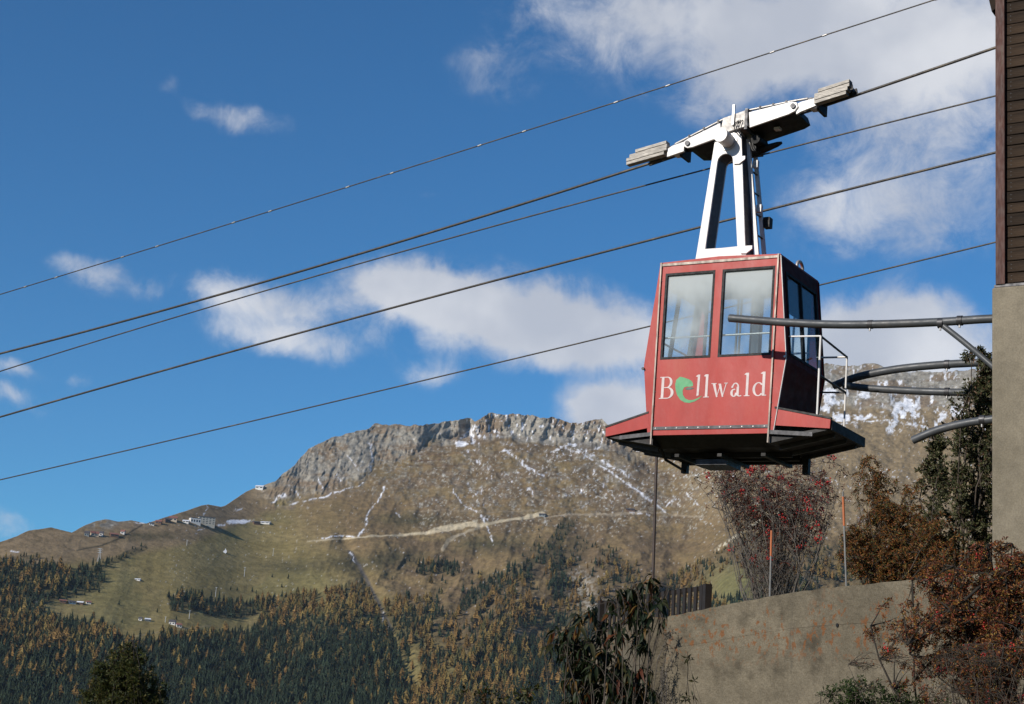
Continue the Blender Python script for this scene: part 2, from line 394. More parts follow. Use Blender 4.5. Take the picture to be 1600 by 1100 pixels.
sp2 = sstep(fbm(Ug/7, Vg/13, 77, 5, .65), .585, .70)*sstep(n1_+.15, .5, .7)*sstep(Ug, 1240, 1290)*sstep(690-Vg+30*(n1_-.5), 0, 25); snow = np.maximum(snow, sp2)
sp3 = sstep(fbm(Ug/4, Vg/9, 78, 4, .6), .66, .73)*rock*(Ug > 720)*(Ug < 960); snow = np.maximum(snow, sp3)
sp4 = sstep(n3_, .79, .84)*(Vg < 960)*(Ug > 250)*.45; snow = np.maximum(snow, sp4)          # scattered bright stones
gd_, _ = seg_dist(Ug, Vg, [(546,862),(562,885),(575,910),(590,940),(612,985)]); col = mixc(col, (.085, .085, .09), np.clip(1.2-gd_/4, 0, 1)*.8)  # dark bluish line puts the gully's shade into the ground colour
for (cx, cy, rx, ry, th) in ((736,680,9,9,.42),(1300,625,28,42,.56),(1350,615,16,30,.6),(1415,640,34,26,.54),(1480,645,40,20,.56),(1330,652,50,8,.45),(720,692,14,5,.4),(890,695,14,5,.42),(372,815,28,4,.35)):
    q = np.exp(-((Ug-cx)/rx)**2-((Vg-cy)/ry)**2); snow = np.maximum(snow, sstep(q*(fbm(Ug/10, Vg/9, 91, 5, .65)*1.5), th, th+.13))
col = mixc(col, (0.80, 0.80, 0.82), np.clip(snow, 0, 1))
# tracks
def track(pts, c, amt):
    global col
    d, al = seg_dist(Ug, Vg+1.5*(n2_-.5), pts); w = np.interp(al, np.linspace(0, 1, len(pts)), [p[2] for p in pts])
    col = mixc(col, c, np.clip((w-d)/1.2+.5, 0, 1)*amt)
track([(480,846,.8),(560,840,1.2),(620,836,1.6),(665,832,2.2),(690,827,4.2),(730,821,4.0),(760,819,1.8),(800,812,1.8),(830,806,3.4),(848,803,4.0),(852,806,1)], (0.55, 0.46, 0.31), .9)
track([(852,808,1),(900,803,2.2),(960,804,2.0),(1010,800,1.2),(1100,808,1)], (0.36, 0.29, 0.20), .8)
track([(640,800,.8),(700,797,1),(760,800,1),(840,797,1)], (0.30, 0.24, 0.17), .6)
track([(760,819,1),(720,835,2.2),(700,845,3),(692,858,3)], (0.42, 0.36, 0.26), .55)
track([(185,1000,1),(260,985,1),(330,978,1.2)], (0.30, 0.24, 0.14), .6)
track([(120,860,1),(160,852,1.2),(190,840,1.2),(222,820,1)], (0.05, 0.045, 0.03), .8)
track([(640,721,.8),(700,718,.8)], (0.10, 0.05, 0.035), .6); track([(620,728,.7),(730,726,.7)], (0.10, 0.05, 0.035), .5); track([(655,711,.7),(720,708,.7)], (0.10, 0.05, 0.035), .5)
track([(700,1000,3),(690,940,3),(715,905,2),(750,885,1.5)], (0.24, 0.165, 0.09), .5)
# cream crag rim on the right
d_, _ = seg_dist(Ug, Vg, [(1120,858),(1150,838),(1195,806),(1215,800)]); col = mixc(col, (0.62, 0.55, 0.40), np.clip(1.3-d_/3.5, 0, 1)*sstep(n3_, .42, .5))
# pale rock slabs in the woods
for (cx, cy, rx, ry) in ((905,915,22,22),(930,945,24,14),(765,1040,12,30),(800,1000,10,20)):
    col = mixc(col, (0.42, 0.39, 0.33), np.exp(-((Ug-cx)/rx)**2-((Vg-cy)/ry)**2)*sstep(n3_, .45, .55))
# ---- woods: where trees grow
FTOP = [(-140,885),(-20,872),(50,878),(110,886),(150,884),(163,905),(150,922),(100,934),(84,948)]
TOP2 = [(-140,900),(60,946),(70,955),(100,965),(125,968),(150,972),(172,990),(190,1003),(215,1006),(250,992),(280,988),(330,985),(360,984),(395,982),(410,955),(420,938),(440,930),(480,924),(530,916),(570,908),(590,935),(612,950),(635,925),(660,905),(690,893),(730,888),(770,895),(800,885),(820,862),(850,835),(880,822),(900,835),(930,850),(960,862),(1000,890),(1030,905),(1060,893),(1110,868),(1160,838),(1200,822),(1260,832),(1330,850),(1500,860),(1760,870)]
def woods(U, V):
    n = fbm(U/22, V/18, 201, 4); m = fbm(U/70, V/50, 207, 3)
    low = sstep(V-lerp(TOP2, U)+16*(n-.5), -2, 6)
    dn = low*(0.55+0.45*sstep(V, 930, 990))
    dn = np.where((U > 590) & (V < 1000), dn*sstep(n*.6+m*.4, .34, .46)*.95, dn)
    dn = np.where((U > 640) & (U < 760) & (V > 900), dn*(.35+.65*sstep(m, .4, .6)), dn)
    L = in_poly(U, V, [(-140,890),(-20,874),(50,880),(120,888),(150,884),(165,905),(150,925),(95,936),(70,945),(-140,960)]); dn = np.where(L, .85, dn)
    L = in_poly(U, V, [(315,940),(400,940),(440,930),(400,962),(360,968),(318,962)]); dn = np.where(L, .9, dn)
    L = in_poly(U, V, [(262,935),(290,925),(318,932),(318,952),(300,958),(266,955)]); dn = np.where(L, 1.0, dn)
    L = in_poly(U, V, [(140,888),(175,872),(205,858),(228,851),(232,857),(200,872),(160,890)]); dn = np.where(L, .8, dn)
    L = in_poly(U, V, [(-140,880),(0,872),(60,866),(62,874),(0,884),(-140,900)]); dn = np.where(L, .6, dn)
    gd, _ = seg_dist(U, V, [(888,820),(850,868),(819,899),(771,917),(705,952),(640,969)]); dn = np.maximum(dn, (gd < 11+8*(n-.5))*.95)
    gd, _ = seg_dist(U, V, [(872,868),(874,935)]); dn = np.maximum(dn, (gd < 13)*.95)
    gd, _ = seg_dist(U, V, [(660,890),(710,885)]); dn = np.maximum(dn, (gd < 9+10*(n-.5))*.9)
    gd, _ = seg_dist(U, V, [(842,892),(842,932)]); dn = dn*np.where(gd < 11, .12, 1)
    gd, _ = seg_dist(U, V, [(745,880),(722,915),(700,950)]); dn = dn*np.where(gd < 13+8*(n-.5), .15, 1)
    gd, _ = seg_dist(U, V, [(650,1000),(645,1040),(650,1075)]); dn = dn*np.where(gd < 10+10*(n-.5), .25, 1)
    gd, _ = seg_dist(U, V, [(546,862),(562,885),(585,935),(612,985),(640,1060)]); dn = dn*sstep(gd, 1.5, 5)
    k = np.hypot((U-1150)/42, (V-915)/24); dn = np.where((k < 1) & (V < 935), 0, dn)
    return dn
W = woods(Ug, Vg)
col = mixc(col, (0.060, 0.055, 0.028), np.clip(W, 0, 1)*.8*np.clip(.4+n2_, 0, 1))
k = np.hypot((Ug-1150)/48, (Vg-915)/30); col = mixc(col, (0.20, 0.18, 0.075), np.clip(1.5-k, 0, 1))
# mesh, plus a back slope behind the skyline
B1 = P[-NU:].copy(); out = B1/np.hypot(B1[:, 0], B1[:, 1])[:, None]; out[:, 2] = 0
rows = [P, B1+out*300-np.array([0, 0, 60]), B1+out*2500-np.array([0, 0, 900])]
PV = np.concatenate(rows); NR = NV+2
CV = np.concatenate([col.reshape(-1, 3), np.repeat(np.array([[.2, .17, .13]]), 2*NU, 0)])
ii = (np.arange(NR-1)[:, None]*NU+np.arange(NU-1)[None]).ravel()
FQ = np.stack([ii, ii+1, ii+NU+1, ii+NU], 1)
m_land = attr_mat('mountain_ground', 0.95, nscale=0.035, namt=0.22, spec=0.05)
t_ = NT(m_land.node_tree); bn_ = t_.n('ShaderNodeBump'); bn_.inputs['Strength'].default_value = 0.7; bn_.inputs['Distance'].default_value = 6.0
t_.put(bn_.inputs['Height'], t_.noise(t_.n('ShaderNodeTexCoord').outputs['Object'], 0.06, 8, 0.7)); t_.put(m_land.node_tree.nodes['Principled BSDF'].inputs['Normal'], bn_.outputs[0])
mo = link_mesh('mountain_terrain', np_mesh('mountain_terrain', PV, FQ, m_land, CV, True), None); tag(mo, kind='structure')

def surf(u, v):
    """a point on the mountain at picture position (u, v)"""
    i = int(np.clip(round((u-uu[0])/(uu[1]-uu[0])), 0, NU-1)); ysk = ys_[i]
    j = int(np.clip(round((VB-v)/(VB-ysk)*(NV-1)), 0, NV-1))
    return P[j*NU+i].copy()

# ---- far ground all round: the near hillside falls into the valley and rises behind the camera
def ring_ground():
    ang = np.radians(np.concatenate([np.linspace(-180, -20, 41), np.linspace(-18, 24, 22), np.linspace(26, 180, 40)]))
    rad = np.array([0.5, 8, 14, 34, 60, 120, 250, 500, 900, 1500, 2200, 2900, 3700, 5200, 7000, 9000])
    V = []; F = []
    for r in rad:
        for a in ang:
            front = 0.5+0.5*cos(a)
            z = -1.75 - 0.02*max(r-14, 0)*0
            drop = -np.interp(r, [14, 60, 500, 1500, 2600, 9000], [0, 5, 110, 420, 640, 640])
            rise = np.interp(r, [14, 60, 500, 1500, 3700, 9000], [0, 3, 110, 380, 900, 1300])
            side = np.interp(r, [14, 500, 1500, 3700, 6000, 9000], [0, 10, -120, 60, 500, 700])
            ff = max(cos(a), 0)**0.6; bb = max(-cos(a), 0)**0.8
            z += drop*ff+rise*bb+side*(1-max(ff, bb))*(1 if abs(a) > RAD(30) else 0)
            z += (fbm(np.array([r*sin(a)/400.0]), np.array([r*cos(a)/400.0]), 400, 3)[0]-.5)*min(r*.1, 120)*(0 if r < 40 else 1)
            V.append((r*sin(a), r*cos(a), z))
    n = len(ang)
    for i in range(len(rad)-1):
        for j in range(n-1): 
            F.append((i*n+j, i*n+j+1, (i+1)*n+j+1, (i+1)*n+j))
    m = mat('hillside_grass', (0.12, 0.105, 0.045), 0.95, var=.3, scale=.02, second=(0.04, 0.05, 0.025), sec_scale=.01, spec=.05)
    tag(link_mesh('ground', np_mesh('ground', V, F, m, None, True), None), kind='structure')
ring_ground()

# ================================================================== TREES ON THE MOUNTAIN
m_needle = attr_mat('needles', 0.9, trans=0.12, spec=0.05)
def conifer(kind, rng):
    """unit-height tree; returns V, F(tri), C"""
    V = []; F = []; Cc = []
    if kind == 'spruce': base = np.array([0.030, 0.043, 0.026])*(0.75+0.6*rng.random()); L, w = 7, 0.17+.05*rng.random()
    else:
        base = np.array([0.22, 0.135, 0.048]) if rng.random() < .5 else (np.array([0.21, 0.148, 0.050]) if rng.random() < .6 else np.array([0.115, 0.105, 0.042]))
        base = base*(0.65+.45*rng.random()); L, w = 7, 0.22+.08*rng.random()
    V += [(0.012, 0, 0), (-0.006, 0.01, 0), (-0.006, -0.01, 0), (0, 0, 0.6)]; F += [(0, 1, 3), (1, 2, 3), (2, 0, 3)]; Cc += [(0.07, 0.05, 0.035)]*4
    for i in range(L):
        t = i/(L-1); z0 = 0.10+0.74*t; r = w*(1-t)**(0.85 if kind == 'spruce' else .6)*(1 if t > .12 else .75)+0.02; h = 0.26*(1-.45*t)
        k = 9; o = len(V); V.append((0, 0, min(1, z0+h))); b = base*(0.8+.45*rng.random()); Cc.append(b*1.15)
        a0 = rng.random()*6
        for j in range(k):
            a = a0+2*pi*j/k; rj = r*(1.15 if j % 2 else .55)*(.75+.5*rng.random())
            V.append((rj*cos(a), rj*sin(a), z0-(.03 if j % 2 else -.01)+.03*rng.random())); Cc.append(b*(.75+.5*rng.random()))
        for j in range(k): F.append((o, o+1+j, o+1+(j+1) % k))
    return np.array(V), np.array(F), np.array(Cc)
rng = np.random.default_rng(11)
PROTO = {k: [conifer(k, rng) for _ in range(9)] for k in ('spruce', 'larch')}
PM = {k: [np_mesh(k+'_tree', v, f, m_needle, c) for v, f, c in PROTO[k]] for k in PROTO}
cand = []
v = 1240.0
while v > 820:
    step = 4.8 if v > 960 else 4.2
    us = np.arange(-125, 1735, 4.7)+rng.uniform(-3.2, 3.2, len(np.arange(-125, 1735, 4.7)))
    vs = v+rng.uniform(-3, 3, len(us))
    w = woods(us, vs); keep = rng.random(len(us)) < w*.92
    cand += list(zip(us[keep], vs[keep])); v -= step
# loose trees on the meadow
cand_loose = [(267,945),(285,930),(245,958),(132,930),(140,925),(185,945),(154,926),(178,977),(275,968),(302,923),(312,930),(394,925),(400,928),(360,922),(370,924),(425,902),(440,918),(190,973),(398,978),(384,985),(450,905),(690,865),(700,870),(690,845),(640,880),(660,868),(612,905),(860,815),(842,828),(900,815),(120,935),(103,940)]
trees = []
for (u, v) in cand:
    lar = fbm(np.array([u/35]), np.array([v/22]), 301, 3)[0]
    band = np.exp(-((v-lerp([(-140,930),(100,1010),(330,960),(400,950),(580,935),(700,960),(860,935),(1000,930),(1200,880),(1700,880)], u))/34)**2)
    pl = 0.05+0.62*band*(0.35+1.0*float(sstep(np.array([lar]), .42, .58)[0]))+.12*(v > 1000)*(u > 590)
    if 400 < u < 600 and v < 965: pl = .94
    if 840 < u < 1000 and 880 < v < 960: pl = max(pl, .6)
    if u < 110 and v < 930: pl = .3
    q1 = float(seg_dist(np.array([u]), np.array([v]), [(888,820),(850,868),(819,899),(771,917),(705,952),(640,969)])[0][0]); q2 = float(seg_dist(np.array([u]), np.array([v]), [(872,868),(874,935)])[0][0])
    if min(q1, q2) < 12: pl = .06
    if 784 < u < 838 and 908 < v < 970: pl = .85
    if 640 < u < 800 and v > 975: pl = .62
    if 400 < u < 600 and v > 985: pl = .05
    if 262 < u < 400 and v < 970: pl = .12
    trees.append((u, v, 'larch' if rng.random() < pl else 'spruce', 0))
for (u, v) in cand_loose: trees.append((u, v, 'spruce', 1))
def lar_of(u, v): return float(fbm(np.array([u/12]), np.array([v/9]), 611, 2)[0])
info = []
for (u, v, k, loose) in trees:
    p = surf(u, v); h = rng.uniform(16, 38)*(.8+.5*lar_of(u, v))*(0.62 if v < 880 else 1)*(.62 if loose else 1)*(1.15 if k == 'larch' else 1)
    if v < 1000: h *= .85
    info.append((p, k, h, rng.uniform(0.8, 1.25), rng.uniform(0, 6.28), int(rng.integers(9)), u, v, math.hypot(p[0], p[1])))
def screen(p): 
    z = p@fw; return 800+FPX*(p@cr)/z, 550-FPX*(p@cu)/z
GR = {'spruce': 'dark spruces on the mountain forest slope', 'larch': 'golden larches on the mountain forest slope'}
LB = {'spruce': 'dark green spruce among the trees on the far forest slope', 'larch': 'golden yellow larch among the trees on the far forest slope'}
for k in ('spruce', 'larch'):
    mine = [t for t in info if t[1] == k]
    def vis(t):
        x, y = screen(t[0]); top = y-FPX*t[2]/t[8]
        return 0 < x < 1010 and top < 1088 and not (930 < x) 
    seen = [t for t in mine if vis(t)]; seen.sort(key=lambda t: -t[2]*t[3]**.5/t[8])
    one = {id(t) for t in seen[:300]}
    for t in seen[:300]:
        o = bpy.data.objects.new(k+'_tree', PM[k][t[5]]); C.objects.link(o)
        o.location = t[0]-np.array([0, 0, .6]); o.rotation_euler = (0, 0, t[4]); o.scale = (t[2]*t[3], t[2]*t[3], t[2])
        tag(o, LB[k], 'tree', GR[k])
    VV = []; FF = []; CC = []; off = 0
    for t in mine:
        if id(t) in one: continue
        v, f, c = PROTO[k][t[5]]; ca, sa = cos(t[4]), sin(t[4]); s = t[2]*t[3]
        q = np.stack([(v[:, 0]*ca-v[:, 1]*sa)*s, (v[:, 0]*sa+v[:, 1]*ca)*s, v[:, 2]*t[2]], 1)+t[0]-np.array([0, 0, .6])
        VV.append(q); FF.append(f+off); CC.append(c*rng.uniform(.7, 1.25)*(.72+.56*fbm(np.array([t[6]/16]), np.array([t[7]/14]), 500, 3)[0])); off += len(v)
    o = link_mesh(k+'_forest', np_mesh(k+'_forest', np.concatenate(VV), np.concatenate(FF), m_needle, np.concatenate(CC)), None)
    tag(o, ('mass of dark spruces' if k == 'spruce' else 'mass of golden larches')+' covering the lower mountain slope', 'forest', kind='stuff')
print('trees', len(info))

# ================================================================== BUILDINGS AND MASTS FAR UP ON THE MEADOW
def flat(name, c, rough=.8, **k): return mat(name, c, rough, var=.06, scale=.3, **k)
m_white_wall = flat('white_plaster', (.72, .70, .66)); m_brown_wall = flat('brown_timber', (.14, .08, .05)); m_cream_wall = flat('cream_plaster', (.62, .50, .36))
m_red_roof = flat('red_brown_roof', (.26, .11, .08)); m_dark_roof = flat('dark_roof', (.07, .065, .07)); m_snow_roof = flat('snowy_roof', (.78, .79, .82)); m_glass_far = mat('far_window_glass', (.03, .035, .045), .15, spec=.8)
m_mast = flat('lift_steel', (.55, .57, .58)); m_grey_wall = flat('grey_concrete_wall', (.20, .22, .22)); m_cream2 = flat('stained_cream_facade', (.42, .40, .34))
def frame_at(u, v, back=6):
    p = surf(u, v); a = math.atan2(p[0], p[1]); return p, a
def house(u, v, wpx, hpx, wall, roof, label, cat='house', name='chalet', turn=0.0, depth=0.8, flat_roof=False, win=2, rows=1, group='chalets and huts on the far alpine meadow'):
    p, a = frame_at(u, v); s = np.linalg.norm(p)/FPX; w = wpx*s; h = hpx*s; d = w*depth
    r = empty(name, (p[0], p[1], p[2]-h*.1), (0, 0, -a+turn)); tag(r, label, cat, group)
    hw = h*(.95 if flat_roof else .62)
    m = MB(); m.box(-w/2, w/2, -d/2, d/2, -h*.5, hw)
    if not flat_roof: m.prism([(-d/2, hw), (d/2, hw), (0, h*.98)], -w/2, w/2, 'x')
    m.build('wall', wall, r)
    m = MB()
    if flat_roof: m.box(-w*.53, w*.53, -d*.53, d*.53, hw+.02, h*1.02)
    else:
        for sg in (-1, 1):
            m.prism([(sg*d*.60, hw*.9), (sg*d*.60, hw*.9+h*.07), (0, h*1.09), (0, h*1.0)][::sg], -w*.57, w*.57, 'x')
    m.build('roof', roof, r)
    for j in range(rows):
        for i in range(win):
            x = w*(-.5+(i+.5)/win); z = hw*(j+.45)/rows
            f = MB().box(x-w*.28/win, x+w*.28/win, -d/2-.12, -d/2+.05, z-hw*.2/rows, z+hw*.22/rows).build('window', m_glass_far, r)
    return r
BIG = house(321, 818, 25, 11, m_cream2, m_dark_roof, 'large multi-storey grey and cream hotel block on the meadow rim', 'hotel', 'hotel_block', .15, .7, True, 5, 4, None)
house(304, 817, 16, 8, m_white_wall, m_dark_roof, 'low cable station with white wall left of the big hotel block', 'building', 'low_building', .3, .6, True, 4, 1)
for (u, v, w, h, wl, rf, lb) in (
    (290, 816, 9, 4, m_white_wall, m_snow_roof, 'flat white shed with snowy roof beside the hotel forecourt'),
    (271, 813, 11, 7, m_cream_wall, m_red_roof, 'orange brown chalet highest in the meadow rim row'),
    (260, 815, 9, 6, m_brown_wall, m_dark_roof, 'dark brown chalet just left of the orange brown one'),
    (248, 818, 9, 5, m_brown_wall, m_red_roof, 'brown chalet with reddish roof midway along the rim row'),
    (237, 820, 7, 4, m_white_wall, m_dark_roof, 'small white chalet with dark roof at the left end of the rim row'),
    (136, 837, 7, 7, m_grey_wall, m_dark_roof, 'grey gabled house at left of the three pale gabled houses'),
    (144, 837, 6, 7, m_cream_wall, m_red_roof, 'first pale gabled house of three below the low rocky knoll'),
    (151, 837, 6, 7, m_cream_wall, m_red_roof, 'middle pale gabled house of three below the low rocky knoll'),
    (158, 837, 5, 7, m_white_wall, m_dark_roof, 'last pale gabled house of three below the low rocky knoll'),
    (178, 838, 12, 5, m_brown_wall, m_red_roof, 'long chalet with dark red roof beside the diagonal ditch'),
    (192, 834, 6, 6, m_white_wall, m_red_roof, 'narrow white house with red roof above the long red roofed chalet'),
    (400, 818, 10, 4, m_brown_wall, m_dark_roof, 'low brown hut right of the white snow field'),
    (415, 818, 14, 3, m_white_wall, m_snow_roof, 'long low shed with snowy roof right of the brown hut'),
    (407, 763, 12, 5, m_white_wall, m_snow_roof, 'white summit station standing on the rocky ridge'),
    (60, 944, 8, 5, m_white_wall, m_dark_roof, 'white hut standing alone at the edge of the left woods'),
    (98, 941, 10, 4, m_brown_wall, m_red_roof, 'brown hut first in the row above the left woods'),
    (112, 942, 10, 4, m_white_wall, m_dark_roof, 'pale hut with dark roof second in the row above the woods'),
    (126, 943, 9, 4, m_brown_wall, m_snow_roof, 'brown hut with bright roof third in the row above the woods'),
    (138, 943, 7, 4, m_white_wall, m_red_roof, 'pale hut with red roof at the right end of the row'),
    (269, 976, 9, 7, m_white_wall, m_dark_roof, 'bright white farmhouse with reddish door at the forest edge'),
    (279, 979, 8, 6, m_white_wall, m_red_roof, 'small white barn with brown red roof beside the white farmhouse'),
    (219, 969, 5, 5, m_white_wall, m_dark_roof, 'tiny white hut on the lower meadow'),
    (231, 970, 8, 4, m_grey_wall, m_snow_roof, 'grey hut with pale roof on the lower meadow'),
    (215, 906, 8, 2.5, m_white_wall, m_snow_roof, 'flat white water tank building amid the green meadow'),
    (848, 806, 10, 4, m_grey_wall, m_dark_roof, 'grey building at the end of the pale road cut'),
    (985, 798, 12, 4, m_brown_wall, m_dark_roof, 'dark barn beside the right end of the mountain road')):
    house(u, v, w, h, wl, rf, lb, turn=random.uniform(-.35, .5), depth=random.uniform(.6, .9), win=2 if w > 6 else 1)
def mast(u, v, hpx, lb):
    p, a = frame_at(u, v); s = np.linalg.norm(p)/FPX; h = hpx*s
    r = empty('lift_mast', p, (0, 0, -a)); tag(r, lb, 'lift mast', 'chairlift masts on the meadow')
    MB().tube([(0, 0, -2), (0, 0, h)], [.85, .6], 6).build('pole', m_mast, r)
    MB().box(-2.6, 2.6, -.4, .4, h, h+.9).build('crossbar', m_mast, r)
    for sx in (-2.4, 2.4): MB().tube([(sx, -1.6, h-.5), (sx, 1.6, h-.5)], .4, 5).build('sheave', m_mast, r)
for (u, v, h, lb) in ((292, 852, 8, 'small lift mast near the top of the meadow'), (426, 869, 11, 'lift mast farthest right, by the dark shrubs'), (381, 901, 14, 'tall pale lift mast in mid meadow'), (336, 932, 14, 'lift mast just above the larch stand'), (295, 967, 12, 'lift mast below the dark clump of spruces'), (258, 973, 8, 'short lift mast above the white farmhouse')):
    mast(u, v, h, lb)
def pylon(u, v, hpx):
    p, a = frame_at(u, v); s = np.linalg.norm(p)/FPX; h = hpx*s; b = h*.13
    r = empty('power_pylon', p, (0, 0, -a)); tag(r, 'grey lattice power pylon standing above the left spruce woods', 'pylon')
    m = MB()
    for sx in (-1, 1):
        for sy in (-1, 1):
            m.tube([(sx*b, sy*b, -2), (sx*b*.35, sy*b*.35, h*.7), (sx*b*.2, sy*b*.2, h)], .45, 4)
    for i in range(6):
        z0, z1 = h*i/7, h*(i+1)/7; w0 = b*(1-.65*i/5); w1 = b*(1-.65*(i+1)/5)
        for sy in (-1, 1): m.tube([(-w0, sy*w0, z0), (w1, sy*w1, z1)], .22, 4); m.tube([(w0, sy*w0, z0), (-w1, sy*w1, z1)], .22, 4)
    m.build('lattice_tower', m_mast, r)
    for z in (.68, .82, .96): MB().prism([(-h*.22, h*z), (h*.22, h*z), (h*.03, h*z+h*.05), (-h*.03, h*z+h*.05)], -.5, .5, 'y').build('cross_arm', m_mast, r)
pylon(155, 878, 20)
p_, a_ = frame_at(352, 864); s_ = np.linalg.norm(p_)/FPX
o = MB().prism([(-3*s_, -4), (-2.6*s_, 2.5*s_), (-.6*s_, 4*s_), (-.2*s_, 6*s_), (.8*s_, 6.6*s_), (1.2*s_, 4.2*s_), (2.6*s_, 3.4*s_), (2.2*s_, .5*s_), (.2*s_, -4)], -3, 3, 'y').build('white_rock', m_snow_roof)
o.location = p_; o.rotation_euler = (0, 0, -a_); tag(o, 'white angular rock lying alone in mid meadow', 'rock')

# ================================================================== AIR
zmin = min(PV[:, 2].min(), -700)-60; zmax = PV[:, 2].max()+60
print('terrain z', PV[:, 2].min(), PV[:, 2].max())
m_haze = bpy.data.materials.new('haze_air'); m_haze.use_nodes = True; th = NT(m_haze.node_tree); m_haze.node_tree.nodes.remove(m_haze.node_tree.nodes['Principled BSDF'])
pv = th.n('ShaderNodeVolumePrincipled'); pv.inputs['Color'].default_value = (.72, .84, 1, 1); pv.inputs['Density'].default_value = HAZE; pv.inputs['Anisotropy'].default_value = 0.2
th.put(m_haze.node_tree.nodes['Material Output'].inputs['Volume'], pv.outputs[0])
hz = MB().box(-11500, 11500, -11500, 11500, zmin, max(zmax, 1700)).build('haze', m_haze); tag(hz, 'thin bluish mountain air filling the valley', 'haze', kind='stuff')

# ================================================================== THE CABLE CAR
G_ROT = (0.004-0.008, RAD(1.213), RAD(-32.07)); G_LOC = Vector((2.882, 21.136, 3.840))
GM = Matrix.Translation(G_LOC) @ Euler(G_ROT).to_matrix().to_4x4(); GI = GM.inverted()
def on_plane(x, y, ly):
    """world point seen at (x, y) on the vertical plane a distance ly beyond the rope line of the cable car"""
    D = Vector(ray(x, y)); o = GI.to_translation() if False else GI @ Vector((0, 0, 0)); d = GI.to_3x3() @ D
    s = (ly-o.y)/d.y; return D*s

m_red = mat('red_paint', (0.42, 0.036, 0.028), 0.45, var=.10, scale=2.2, second=(0.47, 0.085, 0.062), sec_amt=(.52, .72), sec_scale=2.5, bump=.25, bscale=3.5, spec=.35, coat=.0, stretch=(1, 1, .45))
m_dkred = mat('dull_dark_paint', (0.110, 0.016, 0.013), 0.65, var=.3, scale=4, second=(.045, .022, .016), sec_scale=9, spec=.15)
m_black = mat('black_steel', (0.011, 0.010, 0.010), 0.6, var=.35, scale=6, second=(.035, .022, .016), sec_scale=7, sec_amt=(.58, .75))
m_rubber = mat('black_rubber', (0.012, 0.012, 0.013), 0.7)
m_white = mat('silver_white_paint', (0.80, 0.78, 0.76), 0.35, var=.04, scale=3, second=(.58, .56, .54), sec_amt=(.55, .85), sec_scale=5, spec=.5, metal=.0, bump=.04)
m_alu = mat('worn_aluminium', (0.50, 0.48, 0.46), 0.42, metal=.55, var=.15, scale=12, second=(.30, .24, .20), sec_scale=20, sec_amt=(.6, .8), stretch=(1, 1, .25))
m_weight = mat('galvanised_plate', (0.36, 0.335, 0.30), 0.6, metal=.25, var=.18, scale=14, second=(.20, .185, .17), sec_scale=22, stretch=(.4, 1, 2))
m_web = mat('painted_shade_grey', (0.085, 0.08, 0.085), 0.6, var=.2)  # sunless inner sides of the white hanger, their shade painted as dark grey
m_blockg = mat('block_grey', (0.40, 0.38, 0.36), .5, var=.12, scale=8, metal=.2)
m_steel = mat('dark_steel', (0.07, 0.07, 0.075), 0.5, metal=.5, var=.3)
m_dark2 = mat('dark_backing', (.03, .03, .03), .7)
m_inner = mat('inner_lining', (0.66, 0.67, 0.66), 0.7, var=.1, scale=3)
m_logo = mat('faded_white_lettering', (0.66, 0.56, 0.55), .5, var=.10, scale=9, second=(.52, .30, .28), sec_scale=16, sec_amt=(.62, .78))
m_green = mat('green_lettering', (0.09, 0.36, 0.15), .5, var=.15, scale=8)
m_gdark = mat('dark_green_lettering', (0.05, 0.10, 0.09), .5)
def glass_mat(name, dust=0.3, tint=(.92, .97, .98), top=True):
    m = bpy.data.materials.new(name); m.use_nodes = True; t = NT(m.node_tree); m.node_tree.nodes.remove(m.node_tree.nodes['Principled BSDF'])
    tr = t.n('ShaderNodeBsdfTransparent'); tr.inputs[0].default_value = (*tint, 1)
    gl = t.n('ShaderNodeBsdfGlossy'); gl.inputs['Roughness'].default_value = .03
    lw = t.n('ShaderNodeLayerWeight'); lw.inputs[0].default_value = .5
    frs = t.m('ADD', t.m('MULTIPLY', t.m('POWER', lw.outputs[1], 5.0), .6), .035)
    m1 = t.n('ShaderNodeMixShader'); t.put(m1.inputs[0], frs); t.put(m1.inputs[1], tr.outputs[0]); t.put(m1.inputs[2], gl.outputs[0])
    df = t.n('ShaderNodeBsdfDiffuse'); df.inputs[0].default_value = (.80, .84, .84, 1)
    tl = t.n('ShaderNodeBsdfTranslucent'); tl.inputs[0].default_value = (.8, .86, .88, 1)
    ad = t.n('ShaderNodeMixShader'); ad.inputs[0].default_value = .4; t.put(ad.inputs[1], df.outputs[0]); t.put(ad.inputs[2], tl.outputs[0])
    co = t.n('ShaderNodeTexCoord').outputs['Object']
    mp = t.n('ShaderNodeMapping'); t.put(mp.inputs[0], co); mp.inputs['Scale'].default_value = (9, 9, .8)
    mp2 = t.n('ShaderNodeMapping'); t.put(mp2.inputs[0], co); mp2.inputs['Scale'].default_value = (1.6, 1.6, 1.3)
    s = t.m('ADD', t.m('MULTIPLY', t.noise(mp.outputs[0], 2, 5), .04), t.m('MULTIPLY', t.noise(mp2.outputs[0], 1.0, 3, .5), .90))
    z = t.n('ShaderNodeSeparateXYZ'); t.put(z.inputs[0], co)
    if top: s = t.m('ADD', s, t.ramp(z.outputs[2], 1.55, 2.15, 0, .40))
    f = t.ramp(s, .35, .85, dust*.25, dust*1.9)
    m2 = t.n('ShaderNodeMixShader'); t.put(m2.inputs[0], f); t.put(m2.inputs[1], m1.outputs[0]); t.put(m2.inputs[2], ad.outputs[0])
    t.put(m.node_tree.nodes['Material Output'].inputs[0], m2.outputs[0]); return m
m_glass = glass_mat('dusty_glass', .42); m_glass2 = glass_mat('clear_glass', .05, top=False)

